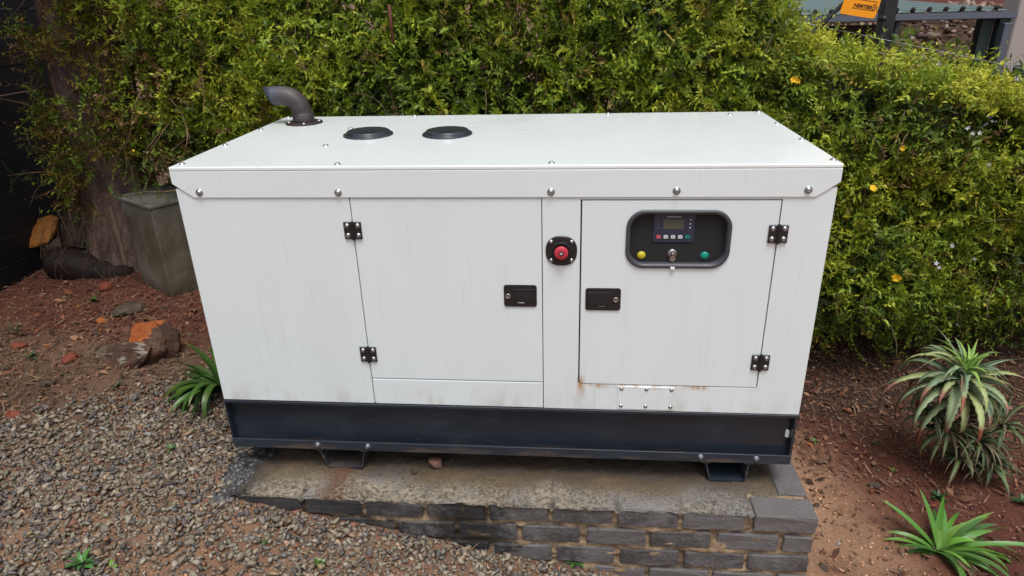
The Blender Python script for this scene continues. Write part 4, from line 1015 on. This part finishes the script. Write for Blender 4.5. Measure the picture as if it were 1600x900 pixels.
o = scatter('foliage', [(a, b) for a, b, c in SP], np.stack([xx, yy, zz], -1), dir_rots(d, RNG.uniform(0, 6.3, n)), RNG.uniform(.7, 1.2, n), cc, M_LEAF, CV, [c for a, b, c in SP]); o['kind'] = 'stuff'
def shoot(pts_px, Y, count, col, sc=.8):
    P = [at_y(a, b, Y) for a, b in pts_px]; bm = B(); tube(bm, P, [.0035]*len(P), 5); obj('stem', bm, M_DTWIG, CV, True)
    seg = [P[int(t)].lerp(P[min(int(t)+1, len(P)-1)], t-int(t)) for t in np.linspace(0, len(P)-1.01, count)]
    pos = np.array([s_[:] for s_ in seg])+RNG.normal(0, .008, (count, 3)); d = np.stack([RNG.normal(-.2, .7, count), RNG.normal(-.3, .4, count), RNG.normal(.2, .5, count)], -1)
    o = scatter('foliage', [(a, b) for a, b, c in SP[:6]], pos, dir_rots(d, RNG.uniform(0, 6.3, count)), RNG.uniform(.45, .75, count)*sc, np.array([col])*RNG.uniform(.7, 1.3, (count, 1)), M_LEAF, CV, [c for a, b, c in SP[:6]]); o['kind'] = 'stuff'
shoot([(135, 262), (110, 262), (80, 268), (45, 270), (10, 275)], 1.75, 20, (.13, .20, .05), .95)
shoot([(130, 255), (105, 243), (75, 236), (48, 228), (42, 212)], 1.75, 20, (.11, .18, .045), .95)
shoot([(100, 140), (80, 155), (55, 167), (30, 160), (0, 154)], 1.8, 9, (.13, .14, .045), .6)
shoot([(110, 70), (80, 78), (60, 98)], 1.8, 4, (.13, .14, .045), .5)
shoot([(150, 330), (146, 350), (140, 372), (137, 398)], 1.66, 7, (.07, .12, .03), .8)
shoot([(170, 305), (200, 306), (225, 300), (255, 300), (285, 296)], 1.5, 22, (.10, .17, .03), .9)
for k in range(60):
    z = random.uniform(1.0, 2.3); x = random.uniform(-1.9, -1.1)
    arc_stem((x, 1.75+random.uniform(-.05, .05), z), (random.uniform(-1, 1), -.3, random.uniform(-1, .4)), random.uniform(.12, .35), 1.3, random.uniform(.0012, .0028), M_DTWIG, par=CV)
for k in range(60):   # roots and dry tendrils around the log and the pillar foot
    p = at_y(random.uniform(60, 205), random.uniform(320, 425), 1.62); arc_stem(p, (random.uniform(-.6, .6), -.2, -1), random.uniform(.1, .3), .8, random.uniform(.0012, .003), M_TWIG, par=CV)
n = 3000; t_ = RNG.uniform(0, 6.283, n); r_ = np.sqrt(RNG.random(n))*1.75; cx_ = -2.75+r_*np.cos(t_)*1.0; cy_ = 1.75+r_*np.sin(t_)*.95; cz_ = 3.35+RNG.uniform(0, 1.3, n)*(1-(r_/1.9)**2)+(fbm(cx_*2, cy_*2, 3)-.5)*.7  # unseen leaf mass added overhead to shade the left fence corner
d = RNG.normal(0, 1, (n, 3)); cc = np.array([G['mid']])*RNG.uniform(.5, 1.2, (n, 1))
o = scatter('added_shade_crown', [(a, b) for a, b, c in BIG], np.stack([cx_, cy_, cz_], -1), dir_rots(d, RNG.uniform(0, 6.3, n)), RNG.uniform(1.4, 2.2, n), cc, M_LEAF, TR, [c for a, b, c in BIG]); o['kind'] = 'stuff'
for k in range(7):
    a_ = k*.9; bm = B(); p_ = V((-1.5, 2.05, 3.4)); tube(bm, [p_+V((0, 0, -.2)), p_+V((math.cos(a_)*.5-.2, math.sin(a_)*.5, .3)), p_+V((math.cos(a_)*1.3-.4, math.sin(a_)*1.2, .6))], [.08, .05, .02], 8); obj('added_crown_limb', bm, M_BARK, TR, True)
# ================================================================== PLANTS
def strap_mesh(name, ln, wd, el, droop, twist, cols, n=9, fold=.25, taper=1.6, curl=0.0, teeth=0, thick=0.0):
    """an arching strap leaf leaving the origin along +x"""
    pts, dirs = [], []; p = V((0, 0, 0)); a = el
    for j in range(n+1):
        t = j/n; pts.append(p.copy()); dirs.append(a); p += V((math.cos(a), 0, math.sin(a)))*ln/n; a -= (droop+curl*t*t)/n*(0.5+1.3*t)
    bm = B(); rows = []; cl = []
    for j, q in enumerate(pts):
        t = j/n; w_ = wd*(1-t**taper)*(.75+.5*min(1, t*3)) + .0004
        nrm = V((-math.sin(dirs[j]), 0, math.cos(dirs[j]))); s_ = V((0, 1, 0)); tw = twist*t
        s2 = s_*math.cos(tw)+nrm*math.sin(tw); n2 = nrm*math.cos(tw)-s_*math.sin(tw)
        k = (1.35 if teeth and j % 2 else 1.0)
        row = [bm.verts.new(q+s2*w_*k+n2*w_*fold), bm.verts.new(q-n2*w_*thick*0), bm.verts.new(q-s2*w_*k+n2*w_*fold)]
        if thick: row.append(bm.verts.new(q-n2*w_*thick))
        rows.append(row)
        c = np.array([np.interp(t, cols[0], [u[i] for u in cols[1]]) for i in range(3)]); cl += [c]*len(row)
    for a_, b_ in zip(rows[:-1], rows[1:]):
        bm.faces.new([a_[0], a_[1], b_[1], b_[0]]); bm.faces.new([a_[1], a_[2], b_[2], b_[1]])
        if thick: bm.faces.new([a_[2], a_[3], b_[3], b_[2]]); bm.faces.new([a_[3], a_[0], b_[0], b_[3]])
    me = bpy.data.meshes.new(name); bm.to_mesh(me); bm.free()
    at = me.color_attributes.new('col', 'FLOAT_COLOR', 'POINT')
    for q, c in zip(at.data, cl): q.color = (*c, 1)
    me.polygons.foreach_set('use_smooth', [True]*len(me.polygons)); return me
def leaf_at(me, parent, az, off=(0, 0, 0), roll=0, sc=1, lab=None):
    o = bpy.data.objects.new('leaf', me); o.location = off; o.rotation_euler = (roll, 0, az); o.scale = (sc,)*3; link(o, parent)
    if lab: o['label'] = lab
    return o
g1, g2, g3 = (.105, .24, .040), (.17, .33, .05), (.070, .165, .035)
# agapanthus, lower right
pa = on_ground(1462, 862); AG = empty('agapanthus', pa); AG.scale = (.9,)*3; tag(AG, 'bright green strap leaved clump at the lower right corner', 'plant')
def agap(root, specs, tipb, wf=1.5, jit=1.0):
    for k, (az, ln, el, dr, wd) in enumerate(specs):
        c = random.choice([g1, g2, g1, g3]); az += random.uniform(-.15, .15)*jit; me = strap_mesh('leaf', ln*random.uniform(.8, 1.1), wd*wf*random.uniform(.7, 1.1), el*random.uniform(.7, 1.15), dr*random.uniform(.7, 1.4), random.uniform(-1.1, 1.1), ([0, .15, .88, 1], [(.2, .24, .09), c, tuple(q*random.uniform(.8, 1.2) for q in c), tipb if random.random() < .6 else c]), 12, .18, 4.0)
        me.materials.append(M_STRAP); leaf_at(me, root, az, (random.uniform(-.015, .015), random.uniform(-.015, .015), 0))
rd = math.radians
agap(AG, [(rd(a), l, rd(e), rd(dr), w) for a, l, e, dr, w in
    [(20, .34, 45, 55, .013), (12, .36, 35, 45, .013), (28, .33, 50, 60, .012), (2, .38, 30, 60, .013), (-8, .42, 32, 70, .013), (-18, .40, 28, 60, .012), (-28, .40, 35, 80, .012), (5, .45, 25, 40, .011), (70, .26, 65, 60, .014), (60, .24, 60, 80, .013), (85, .2, 60, 90, .013),
     (125, .30, 55, 30, .011), (135, .24, 45, 40, .011), (145, .22, 35, 60, .010), (178, .22, 30, 45, .011), (195, .12, 35, 90, .012), (170, .15, 30, 60, .010), (-70, .22, 40, 90, .010), (-85, .24, 38, 80, .010), (-50, .26, 38, 80, .011), (-40, .30, 35, 90, .011), (-60, .18, 50, 120, .010), (35, .26, 38, 90, .012), (40, .22, 55, 70, .011), (-5, .22, 60, 60, .012), (15, .20, 65, 50, .012), (-35, .33, 25, 60, .010)]*2], (.3, .17, .08), 1.05, 2.2)
p2 = on_ground(1492, 868); AG2 = None
for k in range(12):
    me = strap_mesh('leaf', random.uniform(.1, .2), .004, rd(random.uniform(5, 30)), rd(60), .8, ([0, 1], [(.34, .22, .12), (.40, .27, .15)]), 7); me.materials.append(M_STRAP)
    leaf_at(me, AG, rd(random.uniform(-110, -20)), (.03, -.01, .005), lab='dry straw coloured leaf')
me = strap_mesh('leaf', .12, .004, rd(60), rd(200), .8, ([0, 1], [(.34, .22, .16), (.45, .30, .24)]), 9); me.materials.append(M_STRAP); leaf_at(me, AG, rd(140), (-.10, .06, .0), lab='dry curled leaf')
# agapanthus beside the generator, left
pb = on_ground(352, 612); AL = empty('agapanthus', pb); tag(AL, 'dark green strap leaved clump against the left end of the generator', 'plant')
def dk(c, f): return tuple(q*f for q in c)
g1, g2, g3 = dk(g1, .45), dk(g2, .40), dk(g3, .55)
agap(AL, [(rd(a), l, rd(e), rd(dr), w) for a, l, e, dr, w in
    [(172, .33, 50, 75, .018), (160, .36, 55, 70, .017), (150, .34, 60, 60, .017), (182, .32, 48, 110, .018), (192, .30, 50, 130, .018), (200, .34, 45, 120, .019), (210, .34, 50, 140, .019), (222, .34, 52, 150, .018), (232, .34, 50, 150, .018), (245, .34, 55, 150, .019), (256, .36, 55, 150, .018), (266, .36, 60, 150, .018), (275, .34, 60, 150, .018), (186, .24, 60, 150, .017), (215, .24, 65, 150, .017), (140, .3, 65, 60, .016), (205, .28, 40, 90, .018), (238, .28, 42, 110, .018), (165, .25, 40, 60, .016), (120, .3, 60, 80, .016), (225, .36, 40, 100, .017)]*2], (.25, .2, .05), .78, 2.0)
# aloe: a big rosette over a darker skirt
pz = on_ground(1530, 745); AR = (3.30, .62)
ALO = empty('aloe', (AR[0], AR[1], float(hground(*AR)))); tag(ALO, 'grey green aloe with curling reddish leaf tips below the right hedge', 'aloe')
base_z = ALO.location.z
bm = B(); tube(bm, [(0, .06, -.05), (.0, .05, .2), (-.07, .03, .42)], [.05, .05, .035], 10, True, .1); obj('stem', bm, M_TWIG, ALO, True)
cen = at_y(1510, 578, .62)-ALO.location
a1, a2, a3 = (.27, .34, .18), (.35, .40, .17), (.20, .28, .16); tip1, tip2 = (.33, .17, .12), (.22, .05, .03)
for k in range(84):
    ring = k/84; el = rd(85-100*ring**.9+random.uniform(-8, 8)); ln = (.07+.30*ring**.6)*random.uniform(.85, 1.15); az = k*2.39996+random.uniform(-.2, .2)
    c = random.choice([a1, a2, a3]) if ring > .2 else (.26, .42, .09)
    cb = tuple(q*1.15 for q in c); dryp = random.uniform(.55, .8) if ring > .45 else .9
    me = strap_mesh('leaf', ln*(1.25 if math.cos(az-2.7) > .5 else 1), (.0100+.0105*min(1, ring*1.6))*random.uniform(.8, 1.15), el+random.uniform(-.2, .3), rd(40+80*ring+random.uniform(-40, 60)), random.uniform(-.5, .5), ([0, .3, dryp, min(.97, dryp+.08), 1], [cb, c, tuple(q*.95 for q in c), tip2 if random.random() < .3 else tip1, tip1]), 22, .45, 1.15, rd(random.uniform(0, 220)*(ring > .35)), 1, .35)
    me.materials.append(M_ALOE); leaf_at(me, ALO, az, tuple(cen+V((random.uniform(-.02, .02), random.uniform(-.02, .02), -.10*ring))))
d1, d2, d3 = (.085, .13, .065), (.13, .18, .075), (.14, .12, .07)
for sx_, sy_, Y_, cnt, sz in ((1480, 672, .62, 30, .2), (1530, 690, .60, 34, .22), (1565, 665, .66, 26, .22), (1500, 715, .56, 26, .18), (1548, 725, .56, 24, .18), (1455, 650, .66, 18, .18)):
    cxx, cyy, czz = at_y(sx_, sy_, Y_)-ALO.location
    cnt = int(cnt*1.35)
    for k in range(cnt):
        ring = k/cnt; el = rd(70-90*ring+random.uniform(-12, 12)); c = random.choice([d1, d2, d3])
        me = strap_mesh('leaf', sz*random.uniform(.6, 1.25), (.0065+.004*ring)*random.uniform(.7, 1.2), el, rd(40+110*random.random()), random.uniform(-.8, .8), ([0, .6, .8, 1], [c, c, (.16, .12, .07), (.26, .18, .11)]), 14, .45, 1.15, rd(random.uniform(0, 160)), 1, .35)
        me.materials.append(M_ALOE); o = leaf_at(me, ALO, k*2.4+random.uniform(-.3, .3), (cxx, cyy, czz)); 
# small weeds
def weed(px, py, r_, n_, label, col=(.09, .22, .05), wd=.3, up=30, name='weed'):
    p = on_ground(px, py, .012); root = empty(name, p); tag(root, label, 'weed')
    for k in range(n_):
        c = tuple(q*random.uniform(.7, 1.2) for q in col); me = strap_mesh('leaf', r_*random.uniform(.6, 1.1), r_*wd*.5*random.uniform(.7, 1.1), rd(random.uniform(up-20, up+30)), rd(random.uniform(30, 90)), random.uniform(-.3, .3), ([0, 1], [c, c]), 5, .25, 2.2)
        me.materials.append(M_STRAP); leaf_at(me, root, k*2.4+random.uniform(-.3, .3))
weed(128, 882, .062, 15, 'largest green weed in the gravel at the lower left', (.08, .20, .055))
weed(900, 878, .052, 16, 'leafy green weed at the foot of the brick plinth', (.07, .20, .04), .28)
weed(498, 879, .025, 14, 'small bright green tuft on the tan patch at the bottom', (.09, .26, .04), .25)
weed(415, 847, .025, 14, 'tiny green tuft in the gravel below the wet concrete', (.08, .19, .04), .25)
weed(268, 702, .040, 6, 'small green seedling with a brown leaf left of the base rail', (.09, .20, .06))
weed(175, 885, .03, 2, 'single yellow green leaf lying right of the largest weed', (.20, .30, .05), .5, 10)
weed(162, 806, .025, 2, 'lone green leaf on the gravel at left', (.17, .24, .06), .4, 5)
weed(184, 605, .05, 9, 'faint dark green sprout in brown mulch', (.05, .09, .04))
weed(50, 558, .05, 8, 'low green sprout beside the flat pink stone', (.09, .13, .05))
weed(1272, 690, .035, 8, 'green sprout in dead leaves right of the base rail', (.10, .16, .05))
weed(1368, 693, .025, 7, 'small dark green sprout in the litter before the aloe', (.05, .14, .06))
weed(1395, 738, .03, 4, 'upright lime green shoot on the soil left of the aloe', (.20, .30, .05), .25, 70)
weed(1466, 778, .05, 14, 'dark low weed between aloe and strap leaved clump', (.04, .09, .03))
weed(1597, 785, .05, 12, 'dark green weed at the right edge of the picture', (.04, .09, .03))
weed(146, 470, .06, 8, 'sparse green weed between the log and the red soil', (.06, .12, .04))
weed(215, 525, .04, 9, 'small green weed in the moss beside the pillar foot', (.05, .12, .04))
weed(355, 690, .03, 6, 'small weed by the end rail of the generator', (.05, .12, .04))
def spindly(px, py, h, label):
    p = on_ground(px, py); root = empty('weed', p); tag(root, label, 'weed')
    for q in range(4):
        a = random.uniform(0, 6.3); bm = B(); top = V((.05*math.cos(a), .05*math.sin(a), h*random.uniform(.6, 1))); tube(bm, [(0, 0, 0), top*.5+V((0, 0, .01)), top], [.0022, .0018, .001], 5); obj('stem', bm, M_DTWIG, root)
        for j in range(8):
            c = random.choice([(.10, .15, .06), (.25, .24, .14), (.06, .10, .05)]); me = strap_mesh('leaf', random.uniform(.012, .024), .005, rd(20), rd(60), .3, ([0, 1], [c, c]), 3, .2, 2); me.materials.append(M_STRAP); leaf_at(me, root, random.uniform(0, 6.3), tuple(top*(.2+.8*j/8)))
spindly(28, 525, .14, 'spindly pale weed on the red soil at the left edge')
spindly(35, 412, .16, 'dry pinkish weed at the foot of the black fence')
TWL = ['beside the largest green weed', 'in the gravel at mid left', 'in the gravel nearest the wet concrete', 'in the gravel below the red leaf stone', 'at the bottom of the gravel left of the tan patch', 'against the plinth foot left of the leafy weed', 'in the gravel under the left part of the plinth', 'between aloe and strap leaved clump', 'in the litter left of the aloe', 'at the far left edge of the gravel']
for ti, (sx, sy, a, ln) in enumerate(((90, 870, -.6, .16), (188, 800, .2, .07), (255, 792, 1.2, .09), (150, 760, -.2, .11), (300, 835, .5, .08), (740, 860, 1.0, .16), (510, 770, .1, .10), (1500, 800, -.4, .10), (1420, 700, .8, .12), (60, 700, .1, .12))):
    p = on_ground(sx, sy, .018); bm = B(); d = V((math.cos(a), math.sin(a), 0)); pts = [p+d*ln*(t-.5)+V((0, 0, .012*math.sin(t*3.1)))+V((random.uniform(-.006, .006), random.uniform(-.006, .006), 0)) for t in (0, .25, .5, .75, 1)]
    tube(bm, pts, [.0022, .002, .0018, .0015, .001], 5)
    tag(obj('twig', bm, M_DTWIG, None, True), 'short dry twig lying '+TWL[ti], 'twig', 'dry twigs fallen on the ground')
# ================================================================== BEYOND THE HEDGE
CP = empty('carport', (0, 0, 0)); tag(CP, 'low carport with green corrugated roof and grey gutter behind the hedge', 'carport')
gl, gr = at_y(1195, 24, 3.5), at_y(1583, 19, 3.5)
x0, x1, zg = 1.2, gr.x-.03, (gl.z+gr.z)/2-.0
bm = B(); outl = [(3.44, zg), (3.435, zg-.045), (3.455, zg-.052), (3.54, zg-.052), (3.545, zg), (3.535, zg), (3.53, zg-.045), (3.46, zg-.045), (3.45, zg)]
prism(bm, outl, 'X', x0, x1+.03); obj('gutter', bm, M_GUTTER, CP)
bm = B(); nn = 400; rowA, rowB = [], []
for k in range(nn+1):
    x = x0+(x1-.02-x0)*k/nn; z = .016*(1 if (x*8.6) % 1 < .28 else 0)
    xb = x
    rowA.append(bm.verts.new((x, 3.47, zg+.010+z))); rowB.append(bm.verts.new((xb, 3.47+ (5.5 if x < 3.7 else 5.5-(x-3.7)*4.2), zg+.06+z)))
for k in range(nn): bm.faces.new([rowA[k], rowA[k+1], rowB[k+1], rowB[k]])
o = obj('roof_sheet', bm, M_ROOFG, CP); so = o.modifiers.new('s', 'SOLIDIFY'); so.thickness = .004
bm = B()
k = math.ceil(x0*8.6)
while k/8.6 < x1-.05:
    if k/8.6 > x0: lathe(bm, [(.017, 0), (.017, .012), (.005, .018)], (k/8.6+.016, 3.468, zg+.026), 'Y', 8)
    k += 1
tag(obj('roof_rib_ends', bm, M_GAP, CP), 'dark open ends of the roof ribs', kind='stuff')
def post(px, py, Y, w_, mat, par, name='post', top=None, bot=-.6):
    p = at_y(px, py, Y); bm = B(); box(bm, p.x-w_/2, p.x+w_/2, Y-w_/2, Y+w_/2, bot, top if top else zg-.02, .003); return obj(name, bm, mat, par)
post(1533, 60, 3.55, .085, M_POST, CP); post(1560, 60, 3.50, .075, M_POST, CP); post(1568, 60, 3.44, .055, M_POSTG, CP, 'downpipe', zg-.08)
post(1392, 50, 3.6, .05, M_POST, CP); post(1400, 50, 3.52, .03, M_POSTG, CP)
pu = at_y(1545, 5, 3.9); bm = B(); box(bm, pu.x-.05, pu.x+.05, 3.95, 4.05, zg+.07, zg+.8, .003); obj('post', bm, M_POST, CP)
pw = at_y(1572, 90, 4.6); bm = B(); box(bm, pw.x, pw.x+6, 4.6, 4.85, -1, 3.4, .01); tag(obj('house_wall', bm, M_PLASTER, None), 'plain beige plastered house wall at the right edge', 'wall')
pw = at_y(1385, 5, 9.5); bm = B(); box(bm, pw.x, 13, 9.5, 9.7, .5, 3.2, .01); tag(obj('brick_building', bm, M_REDWALL, None), 'red brown wall beyond the carport roof', 'wall')
a = at_y(1262, 60, 4.3); b_ = at_y(1372, 60, 4.3); bm = B(); box(bm, a.x, b_.x, 4.3, 4.5, -.8, 1.80, .01); tag(obj('garden_wall', bm, M_GREYWALL, None), 'grey plastered wall in shade under the carport', 'wall')
p = at_y(1590, 128, 2.6); bm = B(); box(bm, p.x-.03, p.x+.16, 2.58, 2.64, p.z-.6, p.z+.1, .004)
tag(obj('gate_post', bm, M_POST, None), 'dark post showing over the hedge at the right edge', 'post')
# rubble bank
n = 6000; x = RNG.uniform(3.0, 9, n); y = RNG.uniform(4.3, 8.4, n); size = np.clip(RNG.lognormal(math.log(.040), .55, n), .012, .15)
rp = np.array([[.22, .13, .10], [.30, .20, .16], [.15, .085, .065], [.34, .27, .22], [.10, .07, .06]]); pc = rp[RNG.integers(0, 5, n)]*RNG.uniform(.7, 1.15, (n, 1))
M_RUB = piece_mat('rubble_stone', .85, 0, .2, 12, .3, .4)
tag(scatter('rubble', temps, np.stack([x, y, hground(x, y)+size*.3], -1), rot_mats(RNG.uniform(-.8, .8, n), RNG.uniform(-.8, .8, n), RNG.uniform(0, 6.3, n)), size, pc, M_RUB), 'reddish rubble bank below the carport behind the hedge', 'rubble', kind='stuff')
# electric fence post, stay, wire, sign
YE = 1.98
a, b_ = at_y(1391, -6, YE), at_y(1376, 80, YE)
EF = empty('fence_post', (0, 0, 0)); tag(EF, 'black electric fence post with a diagonal stay rising from the hedge', 'post')
bm = B(); box(bm, a.x-.035, a.x+.035, YE-.035, YE+.035, .0, 2.35, .004); obj('upright', bm, M_FPOST, EF)
c1, c2 = at_y(1327, -3, YE-.1), at_y(1281, 41, YE-.1); bm = B(); tube(bm, [c1+(c1-c2)*.6, c2+(c2-c1)*.3], .0115, 8); obj('stay', bm, M_FPOST, EF)
q = at_y(1379, 29, YE-.06); bm = B(); lathe(bm, [(.010, -.03), (.016, -.02), (.012, -.008), (.017, 0), (.012, .01), (.016, .02), (.010, .03)], q, 'Y', 14); obj('insulator', bm, M_FPOST, EF, True)
w1, w2 = at_y(1300, 45, YE-.08), at_y(1372, 60, YE-.08); bm = B(); tube(bm, [w1+(w1-w2)*4, w1, w2, w2+(w2-w1)*4], .0018, 5); tag(obj('fence_wire', bm, M_WIRE, EF), 'thin bare fence wire')
# sign: a thin plate hanging askew
s0, s1 = at_y(1311.5, 21, YE-.14), at_y(1366, 29.5, YE-.14); ux = (s1-s0).normalized(); W_ = (s1-s0).length
tp = at_y(1378.5, -1, YE-.14); uz = (tp-s1); uz = (uz-ux*uz.dot(ux)*.6).normalized(); nrm = ux.cross(uz).normalized(); H_ = .19
SG = empty('warning_sign', s0); tag(SG, 'orange electric fence warning sign hanging by the black post', 'sign')
bm = B(); pts = [V((0, 0, 0)), ux*W_, ux*(W_+.010)+uz*H_, ux*-.008+uz*H_]; pts = [ux*.008, V((0, 0, 0))+uz*.008]+[uz*H_, ux*W_+uz*H_]+[ux*W_+uz*.010, ux*(W_-.010)]
f_ = [bm.verts.new(p_+nrm*.0015) for p_ in pts]; g_ = [bm.verts.new(p_-nrm*.0015) for p_ in pts]; bm.faces.new(f_); bm.faces.new(g_[::-1])
for k in range(len(pts)): bm.faces.new([f_[k], f_[(k+1) % len(pts)], g_[(k+1) % len(pts)], g_[k]])
bmesh.ops.recalc_face_normals(bm, faces=bm.faces); obj('sign_plate', bm, M_SIGN, SG)
if nrm.dot(CAM['loc']-s0) < 0: nrm = -nrm
def sign_M(u, v): m = Matrix((ux, uz, nrm)).transposed().to_4x4(); m.translation = ux*u+uz*v+nrm*.0021; return m
text_mesh('lettering', 'NEMTEK', .024, M_INK, SG, sign_M(W_*.56, .050), .0003, .0010)
for vv, ww in ((.034, .10), (.078, .13), (.092, .11)):
    bm = B(); k = 0; u = W_*.56-ww/2
    while u < W_*.56+ww/2:
        l_ = random.uniform(.004, .012); m = sign_M(u, vv); vs_ = [bm.verts.new(m@V(q)) for q in ((0, 0, 0), (l_, 0, 0), (l_, .0045, 0), (0, .0045, 0))]; bm.faces.new(vs_); u += l_+.003
    obj('print_line', bm, M_INK, SG)
bm = B(); m = sign_M(W_*.88, .052); lathe(bm, [(.017, 0), (.017, .0004)], (0, 0, 0), 'Z', 28); bmesh.ops.transform(bm, matrix=m, verts=bm.verts); obj('logo', bm, M_INK, SG)
bm = B()
for k in (-1, 0, 1):
    for z_ in (-1, 1): box(bm, k*.009-.0025, k*.009+.0025, (.001 if z_ > 0 else -.012), (.012 if z_ > 0 else -.001), .0006, .0010)
bmesh.ops.transform(bm, matrix=m, verts=bm.verts); obj('logo_bars', bm, M_SIGN, SG)
